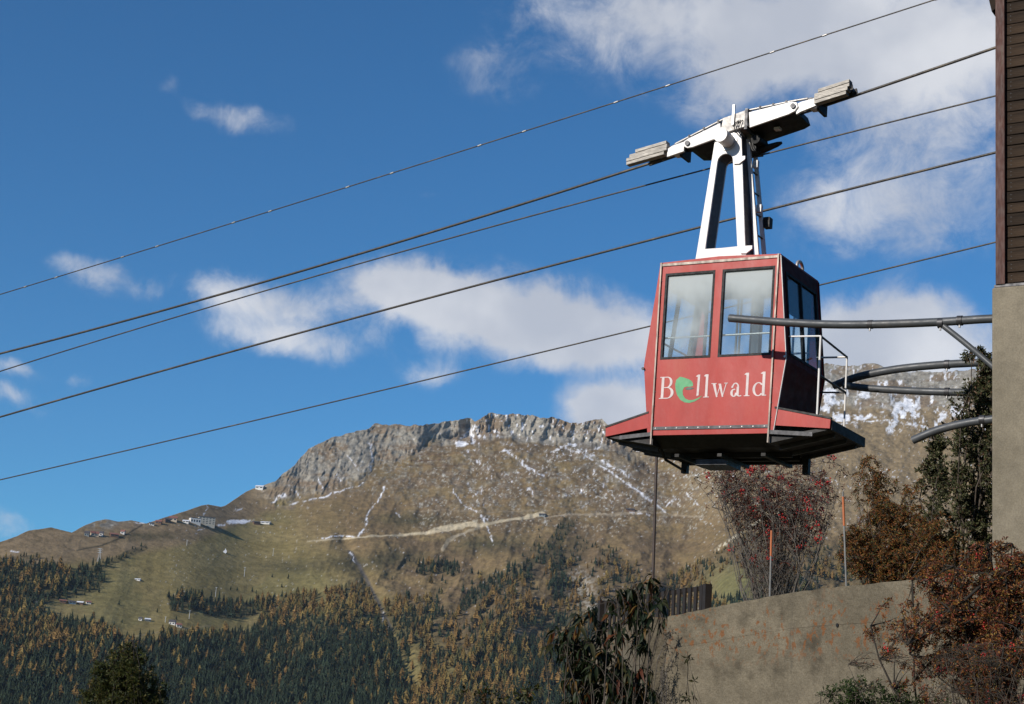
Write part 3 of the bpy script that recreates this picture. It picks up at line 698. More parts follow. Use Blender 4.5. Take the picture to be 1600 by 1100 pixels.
G = empty('cable_car', G_LOC, G_ROT)
tag(G, 'red cable car cabin with white hanger hanging from the track rope', 'cable car')
D2 = 0.645; H = 2.30
WX = {0.0: .86, .95: .985, 2.3: .84}
prof = [(-.865, 0.02), (.865, .02), (.985, .95), (.845, H), (-.845, H), (-.985, .95)]
def xe(z): return float(np.interp(z, [0.02, .95, H], [.865, .985, .845]))
WL = [(-.750, -.052), (.062, .772)]; WZ0, WZ1 = 1.02, 2.165
def side_wall(ysign):
    y0, y1 = (-D2, -D2+.035) if ysign < 0 else (D2-.035, D2)
    m = MB()
    m.prism([(-xe(.02), .02), (xe(.02), .02), (xe(.95), .95), (xe(WZ0), WZ0), (-xe(WZ0), WZ0), (-xe(.95), .95)], y0, y1)
    m.prism([(-xe(WZ1), WZ1), (xe(WZ1), WZ1), (xe(H), H), (-xe(H), H)], y0, y1)
    m.prism([(-xe(WZ0), WZ0), (WL[0][0], WZ0), (WL[0][0], WZ1), (-xe(WZ1), WZ1)], y0, y1)
    m.prism([(WL[1][1], WZ0), (xe(WZ0), WZ0), (xe(WZ1), WZ1), (WL[1][1], WZ1)], y0, y1)
    m.prism([(WL[0][1], WZ0), (WL[1][0], WZ0), (WL[1][0], WZ1), (WL[0][1], WZ1)], y0, y1)
    return m.build('side_panel', m_red, G)
side_wall(-1); side_wall(1)
for ys in (-1, 1):
    yo = ys*(D2+.004)
    for (a, b) in WL:
        fr_ = MB(); e = .024
        def rr_(x0, x1, z0, z1): return [(x0, z0), (x1, z0), (x1, z1), (x0, z1)]
        fr_.ring(rr_(a-.006, b+.006, WZ0-.006, WZ1+.006), rr_(a+e, b-e, WZ0+e, WZ1-e), min(yo, yo-ys*.05), max(yo, yo-ys*.05))
        wn = fr_.build('window', m_rubber, G)
        MB().box(a+e, b-e, yo-ys*.030-.003, yo-ys*.030+.003, WZ0+e, WZ1-e).build('pane', m_glass if ys < 0 else m_glass2, wn)
# end walls: slanted upper part with a window, lower part tapering back
def end_wall(sx):
    m = MB(); yi = D2-.035
    def q(y0, y1, z0, z1):
        pts = [(sx*xe(z0), z0), (sx*xe(z1), z1), (sx*(xe(z1)-.03), z1), (sx*(xe(z0)-.03), z0)]
        m.prism(pts, y0, y1)
    q(-yi, yi, .02, .95); q(-yi, yi, .95, 1.03); q(-yi, yi, 2.13, H-.001)
    q(-yi, -yi+.10, 1.03, 2.13); q(yi-.05, yi, 1.03, 2.13)
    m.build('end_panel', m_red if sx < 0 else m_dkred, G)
    w = MB()
    for (y0, y1) in ((-yi+.10, -yi+.135), (yi-.085, yi-.05), (-.02, .015)):
        w.prism([(sx*(xe(1.03)+.008), 1.03), (sx*(xe(2.13)+.008), 2.13), (sx*(xe(2.13)-.04), 2.13), (sx*(xe(1.03)-.04), 1.03)], y0, y1)
    for z0, z1 in ((1.03, 1.065), (2.095, 2.13)):
        w.prism([(sx*(xe(z0)+.007), z0), (sx*(xe(z1)+.007), z1), (sx*(xe(z1)-.039), z1), (sx*(xe(z0)-.039), z0)], -yi+.136, yi-.086)
    wn = w.build('window', m_rubber, G)
    MB().prism([(sx*(xe(1.04)-.012), 1.04), (sx*(xe(2.12)-.012), 2.12), (sx*(xe(2.12)-.018), 2.12), (sx*(xe(1.04)-.018), 1.04)], -yi+.11, yi-.06).build('pane', m_glass2, wn)
end_wall(1); end_wall(-1)
MB().prism([(-.845, H), (.845, H), (.845, H+.02), (0, H+.05), (-.845, H+.02)], -D2-.01, D2+.01).build('roof', m_red, G)
MB().box(-.80, .80, -.60, .60, H-.10, H-.03).build('ceiling', m_inner, G)
MB().box(-.84, .84, -.605, .605, .03, .08).build('floor', m_black, G)
for sx in (-1, 1): MB().box(min(sx*.80, sx*.77), max(sx*.80, sx*.77), -.56, .56, 1.68 if sx > 0 else 2.0, 2.18).build('pane_backing', m_dark2, G)  # added dark board that blackens the upper part of the end windows
# inner lining below the windows and posts
lm = MB()
for ys in (-1, 1): lm.box(-.83, .83, min(ys*.600, ys*.585), max(ys*.600, ys*.585), .1, 1.0)
for ys in (-1, 1):
    ya, yb_ = sorted((ys*.604, ys*.598))
    lm.prism([(-.80, 2.17), (.80, 2.17), (.80, 2.20), (-.80, 2.20)], ya, yb_); lm.box(-.048, .058, ya, yb_, 1.0, 2.17)
for sx in (-1, 1):
    lm.prism([(sx*(xe(.1)-.034), .1), (sx*(xe(.95)-.034), .95), (sx*(xe(.95)-.040), .95), (sx*(xe(.1)-.040), .1)], -.58, .58)
    for (y0, y1) in ((-.59, -.515), (.565, .59)): lm.prism([(sx*(xe(.96)-.034), .96), (sx*(xe(2.2)-.034), 2.2), (sx*(xe(2.2)-.040), 2.2), (sx*(xe(.96)-.040), .96)], y0, y1)
lm.build('lining', m_inner, G)
for (x, y) in ((-.10, .30), (-.20, .42), (.52, .20), (.60, .45)): MB().tube([(x, y, .08), (x+.02, y, H-.1)], .017, 8).build('grab_pole', m_alu, G)
for ys in (-.56, .56): MB().tube([(-.78, ys, 1.32), (.78, ys, 1.32)], .014, 6).build('grab_rail', m_alu, G)
MB().tube([(-.90, -.3, 1.32), (-.90, .52, 1.32)], .014, 6).build('grab_rail', m_alu, G)
MB().box(.30, .72, .28, .50, .5, 1.18).build('control_box', m_steel, G, .02)
# trims
m_trim = mat('dull_trim', (0.30, 0.255, 0.22), 0.5, metal=.3, var=.3, scale=9, second=(.14, .08, .06), sec_scale=14, sec_amt=(.5, .7), stretch=(1, 1, .3))
def trim(x_top, x_bot, y, name='corner_trim'):
    m = MB(); w = .0095
    m.prism([(x_bot-w, -.10), (x_bot+w, -.10), (x_top+w, H+.02), (x_top-w, H+.02)], y-.012, y+.012)
    return m.build(name, m_trim, G)
for ys in (-1, 1):
    trim(.822, .808, ys*(D2+.014)); trim(-.822, -.800, ys*(D2+.014))
# thin edge trims on the right end, along the slanted corner
for ys in (-1, 1):
    MB().tube([(.85, ys*.65, H), (.99, ys*.65, .96), (.872, ys*.65, .05)], .009, 6).build('edge_trim', m_alu if ys < 0 else m_black, G)
for xt, xb in ((.822, .808), (-.822, -.800)):
    rv = MB()
    for k in range(12):
        z_ = .22+k*.185; x_ = xb+(xt-xb)*(z_+.1)/2.42; rv.tube([(x_+.018, -D2-.001, z_), (x_+.018, -D2-.006, z_)], .0055, 6)
    tag(rv.build('rivets', m_steel, G), kind='stuff')
MB().box(-.835, .835, -D2-.014, -D2-.001, H-.028, H+.004).build('roof_edge_strip', m_trim, G)
st = MB().box(-.792, .796, -D2-.012, -D2-.001, .088, .128).build('skirt_strip', m_steel, G)
for i in range(11):
    x = -.75+i*.15; MB().tube([(x, -D2-.012, .108), (x, -D2-.018, .108)], .008, 6).build('rivet', m_alu, st)
MB().tube([(-.985, -D2-.01, .90), (-.985, -D2-.03, .90)], .02, 6).build('bolt', m_steel, G)
MB().tube([(.975, -D2-.012, .98), (.975, -D2-.025, .98)], .016, 6).build('bolt', m_alu, G)

# platforms at both ends
def platform(sx, xo, zt, zo, zb_in, zb_out, yb, back_out=.0):
    pl = MB().prism([(sx*.875, zt), (sx*xo, zo), (sx*(xo-.005), zo-.11), (sx*.845, zb_in)], -D2-.002, -D2+.03).build('platform', m_red, G)
    pl.name = 'platform'
    MB().prism([(sx*.87, zt+.005), (sx*(xo+.005), zo+.005), (sx*(xo+.005), zo+.03), (sx*.87, zt+.03)], -D2-.008, -D2+.05).build('top_edge', m_black, pl)
    MB().prism([(sx*.87, zt-.02), (sx*(xo-.01), zo-.02), (sx*(xo-.01), zo-.05), (sx*.87, zt-.05)], -D2+.031, yb).build('deck', m_black, pl)
    MB().prism([(sx*.80, .06), (sx*(xo-.22), .02), (sx*(xo-.22), -.03), (sx*.80, .01)], -D2-.016, -D2-.003).build('bottom_edge', m_steel, pl)
    # sloping underside
    MB().prism([(sx*.80, -.02), (sx*(xo-.04), zo-.09), (sx*(xo-.04), zo-.12), (sx*.80, -.10)], -D2+.031, yb).build('underside', m_black, pl)
    MB().prism([(sx*(xo-.03), zo-.12), (sx*(xo+.01), zo-.12), (sx*(xo+.01), zo+.0), (sx*(xo-.03), zo+.0)], -D2+.031, yb).build('outer_edge', m_black, pl)
    for y in (-.35, .05, .4):
        MB().prism([(sx*.84, -.06), (sx*(xo-.05), zo-.125), (sx*(xo-.05), zo-.165), (sx*.84, -.14)], y-.015, y+.015).build('bearer', m_steel, pl)
    return pl
PR = platform(1, 1.600, .325, .175, .12, .064, .56)
PL = platform(-1, 1.480, .305, .125, .12, .02, .60)
# underside: frame, plate, brackets
uf = MB().prism([(-D2+.04, .02), (-D2+.30, -.10), (D2-.02, -.10), (D2-.02, .02)], -.84, .84, 'x').build('underframe', m_black, G)
for y in (.05, .30, .55): MB().box(-.84, .84, y-.03, y+.03, -.16, -.101).build('cross_beam', m_black, uf)
for x in (-.6, .0, .6): MB().box(x-.03, x+.03, -.3, .6, -.20, -.161).build('longitudinal_beam', m_black, uf)
MB().box(-.42, .02, -.10, .34, -.27, -.201).build('belly_plate', m_steel, uf)
MB().tube([(-.83, -.30, -.10), (-.80, -.22, -.22), (-.80, .36, -.27), (-.74, .40, -.10)], .018, 6).build('tow_bracket', m_black, uf)
MB().box(-.84, -.76, .34, .42, -.30, -.10).build('bracket_foot', m_black, uf)
MB().box(.86, .94, .36, .44, -.32, -.05).build('bracket_foot', m_black, uf)
# railing on the right platform
def rod(pts, r, name, mm): return MB().tube(pts, r, 8).build(name, mm, G)
xP, yF, yK = 1.385, -.54, .39
zF, zK = 1.25, 1.20
rod([(xP, yF, .215), (xP, yF, zF)], .015, 'railing_post', m_white)
rod([(xP, yK, .215), (xP, yK, zK)], .013, 'railing_post', m_white)
rod([(.965, yF, zF+.015), (xP, yF, zF)], .012, 'railing_bar', m_white)
rod([(xP, yF, zF), (xP, yK, zK)], .014, 'railing_bar', m_steel)
rod([(.975, yK, zK+.01), (xP, yK, zK)], .013, 'railing_bar', m_alu)
rod([(xP, yF, .76), (xP, yK, .735)], .015, 'railing_bar', m_steel)
rod([(1.0, yK, .75), (xP, yK, .735)], .012, 'railing_bar', m_steel)
# lifting loop on the roof edge
lp = [(.80+0.0*cos(a), .10+.10*cos(a), H+.02+.11*max(0, sin(a))**.7) for a in np.linspace(0, pi, 11)]
MB().tube(lp, .022, 8).build('lifting_loop', m_alu, G)
# ---- hanger: two-legged box frame with a rounded head
HX = -.17
def head(r, n=9, cx=-.165, cz=4.09): return [(cx+r*cos(a), cz+r*sin(a)) for a in np.linspace(pi*.97, pi*.03, n)]
arch = [(-.19+.112*cos(a), 3.80+.105*sin(a)) for a in np.linspace(pi, 0, 9)]
outer = [(-.555, 2.31), (-.52, 2.60)]+head(.195)+[(.17, 2.60), (.215, 2.31), (-.17, 2.31)]
inner = [(-.405, 2.60), (-.40, 2.62)]+arch+[(.055, 2.62), (.06, 2.60), (-.17, 2.595)]
hg = MB().ring(outer, inner, -.25, -.222).build('hanger_frame', m_white, G, .006)
ins = lambda L, k: [(HX+(p[0]-HX)*k, p[1]) for p in L]
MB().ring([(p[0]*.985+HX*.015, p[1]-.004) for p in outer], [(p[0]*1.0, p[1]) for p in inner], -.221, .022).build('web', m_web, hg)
MB().ring(outer, inner, .0225, .05).build('rear_plate', m_white, hg)
MB().box(-.60, .26, -.30, .10, H+.02, 2.345).build('hanger_foot', m_white, G, .005)
pin = MB().tube([(-.165, -.26, 4.085), (-.165, -.50, 4.085)], .098, 28).build('pivot_pin', m_white, G, .008)
MB().tube([(-.165, -.252, 4.085), (-.165, -.262, 4.085)], .135, 28).build('collar', m_alu, pin)
# ladder along the right leg
def lx_(z): return .028+(4.16-z)/(4.16-2.53)*.225
ld = MB()
for y in (-.05, .20): 
    ld.prism([(lx_(2.36)-.02, 2.36), (lx_(2.36)+.032, 2.36), (lx_(4.15)+.032, 4.15 if y < 0 else 4.05), (lx_(4.15)-.02, 4.15 if y < 0 else 4.05)], y-.02, y+.02)
lad = ld.build('ladder', m_white, G)
for z in np.arange(2.52, 4.1, .30): MB().tube([(lx_(z), -.05, z), (lx_(z), .20, z)], .012, 6).build('rung', m_steel, lad)
for z in (2.55, 3.80):
    MB().prism([(lx_(z)-.13, z-.06), (lx_(z)-.05, z-.065), (lx_(z)+.03, z-.01), (lx_(z)+.03, z+.035), (lx_(z)-.13, z+.04)], -.275, -.252).build('ladder_bracket', m_white, lad)
for z in (3.15, 3.78): MB().box(lx_(z), lx_(z)+.07, .04, .10, z, z+.10).build('ladder_clip', m_white, lad)
MB().box(lx_(3.05)+.03, lx_(3.05)+.12, .19, .30, 2.98, 3.12).build('switch_box', m_black, lad)
# ---- carriage on the track rope
cb = MB().prism([(-.27, 4.17), (.135, 4.245), (.10, 4.475), (-.235, 4.40)], -.30, .28).build('carriage_block', m_blockg, G, .006)
MB().box(.085, .125, -.31, .27, 4.20, 4.49).build('end_plate', m_steel, cb)
MB().box(-.09, -.06, -.33, -.301, 4.27, 4.56).build('handle_bar', m_alu, cb)
aL = MB().prism([(-.272, 4.335), (-.245, 4.16), (-.30, 4.125), (-.66, 4.035), (-.74, 4.03), (-.80, 4.065), (-.80, 4.13), (-.74, 4.165)], -.30, -.268).build('rocker_arm', m_white, G, .006)
aR = MB().prism([(.135, 4.435), (.16, 4.215), (.70, 4.335), (.79, 4.37), (.83, 4.425), (.81, 4.49), (.74, 4.51)], -.30, -.268).build('rocker_arm', m_white, G, .006)
MB().prism([(-.272, 4.32), (-.245, 4.165), (-.30, 4.13), (-.66, 4.04), (-.76, 4.05), (-.74, 4.15)], -.267, .28).build('arm_core', m_black, aL)  # black paints the shade on the underside of the white arms
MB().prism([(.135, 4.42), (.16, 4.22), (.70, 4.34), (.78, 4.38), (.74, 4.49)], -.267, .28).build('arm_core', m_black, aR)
for (x, z, pa) in ((-.735, 4.095, aL), (.765, 4.44, aR)): MB().tube([(x, -.30, z), (x, -.325, z)], .034, 14).build('arm_bolt', m_steel, pa)
# inner side plates below the arms
MB().box(-.42, -.36, -.10, -.02, 4.04, 4.075).build('grease_nipple', m_white, aL); MB().box(.42, .50, -.10, -.02, 4.23, 4.262).build('grease_nipple', m_white, aR)
# cable conduits on top
for (pts, pa) in (([(-.96, -.22, 4.14), (-.26, -.22, 4.415), (.08, -.22, 4.49)], aL), ([(.08, -.22, 4.495), (.70, -.22, 4.545), (.93, -.22, 4.555)], aR)):
    cdt = MB().tube(pts, .017, 6).build('conduit', m_alu, pa)
    MB().tube([(p[0], .12, p[2]) for p in pts], .017, 6).build('conduit', m_steel, pa)
    for k in (.3, .6, .9):
        a_, b_ = Vector(pts[0]), Vector(pts[1]); c_ = a_.lerp(b_, k)
        MB().box(c_.x-.012, c_.x+.012, c_.y-.025, c_.y+.36, c_.z-.045, c_.z+.02).build('clip', m_steel, cdt)
rope_z = lambda x: 4.282+.217*(x)      # track rope line under the carriage (local)
def truck(sx, x0, x1, z0, z1):
    """side plate with weights above and wheels riding on the rope"""
    t = MB().prism([(x0, z0-.05), (x1, z1-.06), (x1, z1+.03), (x0, z0+.05)], -.26, .26).build('truck', m_white, G, .004)
    return t
tL = MB().prism([(-.80, 4.00), (-1.05, 3.945), (-1.05, 4.06), (-.98, 4.10), (-.80, 4.14)], -.275, -.235).build('truck', m_white, G, .004)
tR = MB().prism([(.80, 4.33), (.86, 4.36), (1.07, 4.42), (1.07, 4.53), (.86, 4.50), (.79, 4.47)], -.275, -.235).build('truck', m_white, G, .004)
def weights(L0, L1, ztl, ztr, pa):
    """stack of brake-weight plates between x L0..L1 (z slope from ztl to ztr)"""
    n = 4; h = .190
    for k in range(n):
        z = -h+k*h/n; ins0 = (.0, .0, .04, .13)[k] if L0 < 0 else (.0, .0, .0, .05)[k]; ins1 = (.04, .0, .0, .01)[k] if L0 < 0 else (.04, .02, .0, .0)[k]
        a, b = L0+ins0, L1-ins1
        za = lambda x: ztl+(ztr-ztl)*(x-L0)/(L1-L0)
        MB().prism([(a, za(a)+z+.004), (b, za(b)+z+.004), (b, za(b)+z+h/n-.002), (a, za(a)+z+h/n-.002)], -.30-.008*(k % 2), -.20+.01*(k % 2)).build('weight_plate', m_weight, pa)
weights(-1.655, -1.05, 4.075, 4.175, tL)
weights(1.05, 1.52, 4.625, 4.715, tR)
for (x0, x1, pa) in ((-1.50, -.74, tL), (.80, 1.50, tR)):
    MB().prism([(x0, rope_z(x0)+.015), (x1, rope_z(x1)+.015), (x1, rope_z(x1)-.08 if pa is tL else rope_z(x1)+.12), (x0+.1, rope_z(x0+.1)+.12)][::1] if False else [(x0, rope_z(x0)+.03), (x1, rope_z(x1)+.03), (x1-.02, rope_z(x1)+.13), (x0+.12, rope_z(x0)+.14)], -.10, -.07).build('truck_side', m_black, pa)
    MB().prism([(x0, rope_z(x0)+.03), (x1, rope_z(x1)+.03), (x1-.02, rope_z(x1)+.13), (x0+.12, rope_z(x0)+.14)], .07, .10).build('truck_side', m_black, pa)
    for k in range(4):
        x = x0+.10+(x1-x0-.2)*k/3; z = rope_z(x)+.085
        w = MB().tube([(x, -.05, z), (x, .05, z)], .078, 16).build('wheel', m_steel, pa)
        MB().tube([(x, -.12, z), (x, .12, z)], .02, 8).build('axle', m_alu, w)
    x = (x0+x1)/2+(.16 if pa is tL else -.16)
    MB().box(x-.05, x+.05, -.17, -.04, rope_z(x)-.07, rope_z(x)+.06).build('rope_guard', m_white, pa)
    MB().box(x+.05, x+.09, -.17, .10, rope_z(x)-.10, rope_z(x)+.10).build('guard_plate', m_black, pa)
# hoses round the joint and the haul rope socket
for k in range(3):
    MB().tube([(.0+.03*k, -.31, 4.33), (-.045+.03*k, -.36, 4.26), (-.02+.03*k, -.35, 4.17), (.03+.03*k, -.29, 4.10)], .007, 5).build('hose', m_rubber, cb)
MB().tube([(.06, .10, 4.02), (.20, .10, 4.045), (.40, .10, 4.095), (.46, .10, 4.11)], [.05, .055, .035, .018], 10).build('rope_socket', m_black, G)
MB().box(-.02, .16, -.06, .20, 3.98, 4.10).build('socket_bracket', m_black, G)
MB().tube([(.17, -.12, 4.12), (.17, .16, 4.14)], .065, 12).build('buffer', m_rubber, G)

# ---- lettering on the front, in thin raised sheets
LY = -D2-.0015
class LT:
    def __init__(s, m, name, label=None): s.mb = MB(); s.k = 0; s.m = m; s.name = name; s.label = label
    def poly(s, p):
        y = LY-.0004*s.k; s.k += 1; s.mb.prism(p, y-.0012, y); return s
    def rect(s, x0, x1, z0, z1, sl=0.0): return s.poly([(x0+sl*(z0-.5)*0, z0), (x1, z0), (x1, z1), (x0, z1)])
    def arc(s, cx, cz, rx, rz, th, tv, a0, a1, n=20):
        """crescent stroke: th thick at the sides, tv at top and bottom"""
        o = [(cx+rx*cos(a), cz+rz*sin(a)) for a in np.linspace(a0, a1, n)]; i = [(cx+(rx-th)*cos(a), cz+(rz-tv)*sin(a)) for a in np.linspace(a0, a1, n)]
        y = LY-.0004*s.k; s.k += 1
        V = [(p[0], y-.0012, p[1]) for p in o+i]; F = [(j, j+1, n+j+1, n+j) for j in range(n-1)]; s.mb.add(V, F); return s
    def done(s): 
        o = s.mb.build(s.name, s.m, G); 
        if s.label: o['label'] = s.label
        return o
zb = .495
def zt_(x): return zb+.0*x
b0, b1 = zb, zb+.288
L_ = LT(m_logo, 'letter', 'white serif capital B'); x = -.735
L_.rect(x+.025, x+.062, b0, b1).rect(x, x+.12, b0, b0+.011).rect(x, x+.11, b1-.011, b1)
L_.arc(x+.105, b0+.215, .075, .073, .036, .011, -pi/2, pi/2).arc(x+.115, b0+.075, .090, .075, .040, .011, -pi/2, pi/2).rect(x+.06, x+.115, b0+.140, b0+.151)
L_.done()
def letter_l(x, wdt=.034, ztop=b1+.012, serif=True):
    q = LT(m_logo, 'letter', 'white serif letter l'); q.rect(x, x+wdt, b0, ztop).poly([(x-.028, ztop-.022), (x, ztop-.030), (x, ztop), (x-.006, ztop)])
    if serif: q.rect(x-.022, x+wdt+.022, b0, b0+.010)
    q.done()
q = LT(m_logo, 'letter', 'white letter l with its foot cut by the green sweep'); x = -.205
q.poly([(x, b0+.022), (x+.030, b0+.03), (x+.036, b1+.012), (x+.004, b1+.012)]).poly([(x-.024, b1-.010), (x+.004, b1-.018), (x+.004, b1+.012)]).done()
letter_l(-.088)
q = LT(m_logo, 'letter', 'white serif letter w'); x = .0; t = b0+.172
q.poly([(x+.012, t), (x+.050, t), (x+.088, b0+.004), (x+.070, b0-.004)]).poly([(x+.070, b0-.004), (x+.082, b0+.01), (x+.128, t), (x+.116, t)])
q.poly([(x+.092, t), (x+.128, t), (x+.168, b0+.004), (x+.150, b0-.004)]).poly([(x+.150, b0-.004), (x+.162, b0+.01), (x+.205, t), (x+.193, t)])
q.rect(x-.006, x+.066, t, t+.009).rect(x+.172, x+.222, t, t+.009).done()
q = LT(m_logo, 'letter', 'white serif letter a'); x = .262
q.rect(x+.082, x+.114, b0+.012, b0+.125).arc(x+.066, b0+.118, .049, .060, .022, .014, 0, pi*.93).arc(x+.048, b0+.048, .048, .052, .032, .013, pi*.35, pi*2.0)
q.arc(x+.125, b0+.032, .043, .034, .020, .012, pi, pi*1.75, 8).poly([(x+.010, b0+.112), (x+.036, b0+.112), (x+.036, b0+.138), (x+.014, b0+.138)]).done()
letter_l(.468)
q = LT(m_logo, 'letter', 'white serif letter d'); x = .560
q.arc(x+.078, b0+.085, .078, .089, .034, .012, pi*.22, pi*1.78, 26).rect(x+.128, x+.164, b0, b1+.018).poly([(x+.098, b1-.004), (x+.128, b1-.012), (x+.128, b1+.018)]).rect(x+.162, x+.188, b0, b0+.011).done()
# green leaf shaped e: a leaf tip at the top, a bowl, and a long tail to the right
q = LT(m_green, 'leaf_letter', 'green leaf shaped letter e with a long tail')
O = [(-.505, .735), (-.455, .778), (-.40, .765), (-.33, .742), (-.285, .715), (-.262, .680), (-.262, .650), (-.30, .640), (-.345, .645), (-.385, .635), (-.405, .590), (-.395, .535), (-.36, .490), (-.31, .468), (-.25, .468), (-.19, .487), (-.12, .523), (-.17, .478), (-.23, .445), (-.30, .430), (-.37, .440), (-.43, .475), (-.48, .540), (-.505, .610), (-.515, .680)]
q.mb.add([(p[0], LY-.0012, p[1]) for p in O], [tuple(range(len(O)))]); q.k = 4; q.done()
q = LT(m_gdark, 'leaf_eye', 'dark green almond in the leaf shaped letter')
q.poly([(-.375, .612), (-.335, .635), (-.275, .632), (-.245, .622), (-.28, .605), (-.335, .600)]).done()

# ================================================================== ROPES
m_rope = mat('wire_rope', (0.075, 0.068, 0.062), 0.55, metal=.35, var=.35, scale=30, second=(.16, .13, .10), sec_amt=(.5, .7), sec_scale=3)
def rope(name, label, ly, px, r, group=None, x_end=10.0, x0=-70):
    pts = [GI @ on_plane(x, y, ly) for x, y in px]
    A = np.array([[p.x**2, p.x, 1] for p in pts]); z = np.array([p.z for p in pts]); c = np.linalg.lstsq(A, z, rcond=None)[0] if len(px) > 2 else None
    xa, xb = min(p.x for p in pts), max(p.x for p in pts)
    def Z(x):
        q = min(max(x, xa), xb); return c[0]*q*q+c[1]*q+c[2]+(2*c[0]*q+c[1])*(x-q)
    xs = np.concatenate([np.linspace(x0, xa-2, 8), np.linspace(xa-1, xb+1, 40), np.linspace(xb+1.5, x_end, 4)])
    o = MB().tube([GM @ Vector((x, ly, Z(x))) for x in xs], r, 8).build(name, m_rope)
    tag(o, label, 'cable', group); return o, Z
rope('track_rope', 'thick track rope that carries the red cable car', 0.0, [(0, 553), (280, 478), (560, 395), (1000, 263), (1320, 155), (1550, 75)], .0190)
rope('haul_rope', 'thin haul rope just below the rope that carries the cable car', 0.10, [(0, 579), (560, 417), (800, 348), (1110, 256), (1250, 221), (1550, 158)], .0115)
rope('track_rope', 'thick track rope passing behind the white hanger', 3.2, [(0, 653), (280, 570), (560, 493), (1090, 360), (1200, 330), (1550, 236)], .0200)
rope('haul_rope', 'lowest thin rope passing behind the red cabin', 3.5, [(0, 750), (280, 684), (560, 619), (1000, 514), (1300, 440), (1550, 380)], .0125)
oA, ZA = rope('signal_cable', 'topmost thin cable dotted with small pale clamps', 1.7, [(0, 459), (220, 393), (450, 325), (800, 208), (1075, 122), (1465, 0)], .0100)
for k in range(48):
    x = -15.6+k*.42+random.uniform(-.06, .06)
    if k % 6 == 4 or k % 2: continue
    c_ = Vector((x, 1.7, ZA(x))); d_ = Vector((1, 0, .25)).normalized()
    MB().tube([GM @ (c_-d_*.035), GM @ (c_+d_*.035)], .0145, 6).build('clamp', m_alu, oA)

# ================================================================== THE STATION BUILDING
m_conc = mat('station_concrete', (0.235, 0.205, 0.152), 0.9, var=.10, scale=1.6, second=(0.165, 0.142, 0.100), sec_amt=(.50, .72), sec_scale=1.1, bump=.35, bscale=30, spec=.2, stretch=(1, 1, .55), grain=.12)
m_wood = mat('weathered_boards', (0.030, 0.018, 0.010), 0.75, var=.45, scale=5, second=(.060, .038, .022), sec_amt=(.52, .75), sec_scale=4, bump=.5, bscale=22, stretch=(.5, 1, 7), spec=.25)
tw_ = NT(m_wood.node_tree); bw_ = m_wood.node_tree.nodes['Principled BSDF']; sw_ = bw_.inputs['Base Color'].links[0].from_socket
rw_ = tw_.ramp(tw_.n('ShaderNodeObjectInfo').outputs['Random'], 0, 1, .55, 1.5, False); cw_ = tw_.n('ShaderNodeVectorMath', operation='SCALE'); tw_.put(cw_.inputs[0], sw_); tw_.put(cw_.inputs['Scale'], rw_); tw_.put(bw_.inputs['Base Color'], cw_.outputs[0])
m_woodred = mat('reddish_corner_board', (0.075, 0.026, 0.018), 0.7, var=.3, scale=6, second=(.10, .07, .05), sec_amt=(.55, .7), stretch=(3, 1, .7))
m_pipe = mat('grey_painted_pipe', (0.075, 0.082, 0.090), 0.5, var=.15, scale=4, second=(.115, .11, .105), sec_amt=(.5, .8), sec_scale=3, metal=.1)
m_dark = mat('dark_interior', (0.02, 0.018, 0.016), .9)
SR = (0, 0, G_ROT[2]); S = empty('station_building', G_LOC, SR)
tag(S, 'tall dark timber clad station on a concrete base at the right edge', 'building')
SM = Matrix.Translation(G_LOC) @ Euler(SR).to_matrix().to_4x4(); SI = SM.inverted()
def on_s(x, y, ly):
    D = Vector(ray(x, y)); o = SI @ Vector((0, 0, 0)); d = SI.to_3x3() @ D; return D*((ly-o.y)/d.y)
YW = -1.6
cA = SI @ on_s(1549.3, 455, YW); cB = SI @ on_s(1553, 0, YW); ctop = (SI @ on_s(1550, 449, YW)).z
XC = cA.x; GZ = -1.75-G_LOC.z
pm = MB(); pm.box(XC, 11, YW, YW+.45, GZ, ctop)
pm.box(XC, XC+.5, 6.4, 6.9, GZ, ctop); pm.box(XC+.5, 11, 6.5, 6.9, GZ, ctop); pm.box(10.6, 11, YW+.45, 6.5, GZ, ctop)
pm.build('concrete_base', m_conc, S, .025)
MB().box(XC+.5, 10.6, YW+.45, 6.5, GZ, ctop-2.6).build('station_floor', m_conc, S)
XW = XC+.045; ytop = 6.4
MB().box(XW+.02, 11, YW+.09, YW+.20, ctop+.03, ytop).build('sheathing', m_dark, S)
MB().box(XW+.02, 11, 6.5, 6.7, ctop+.03, ytop).build('rear_wall', m_wood, S)
MB().box(XW-.02, 11, YW+.015, YW+.35, ctop+.001, ctop+.03).build('sill_flashing', m_steel, S)
MB().box(XW, XW+.10, YW+.00, YW+.09, ctop+.031, ytop).build('corner_board', m_woodred, S)
z = ctop+.05; k = 0
bmesh_cache = []
while z < ytop:
    h = .135+.012*((k*7) % 3-1)
    b = MB().box(XW+.108, 10.9, 0, .025, 0, h-.010)
    o = b.build('board', m_wood, S, .003); o.location = (random.uniform(-.5, .0)*0, YW+.055+random.uniform(-.006, .006), z)
    o.rotation_euler = (0, random.uniform(-.0006, .0006), 0)
    nm = MB()
    for zz in (h*.3, h*.65): nm.tube([(XW+.16, -.001, zz), (XW+.16, -.006, zz)], .005, 5)
    nm.build('nail', m_steel, o)
    z += h; k += 1
rz = (SI @ on_s(1550, 12, YW)).z
MB().prism([(XW-.07, rz), (XW-.005, rz+.05), (XW-.005, rz+.9), (XW-.22, rz+.70)], YW+.10, 6.8).build('eave_beam', m_wood, S)
MB().prism([(-1.7, ytop+.25), (2.45, ytop+1.9), (7.3, ytop+.05), (7.3, ytop+.25), (2.45, ytop+2.1), (-1.7, ytop+.45)], XC-.1, 11.5, 'x').build('roof', m_dark_roof, S)
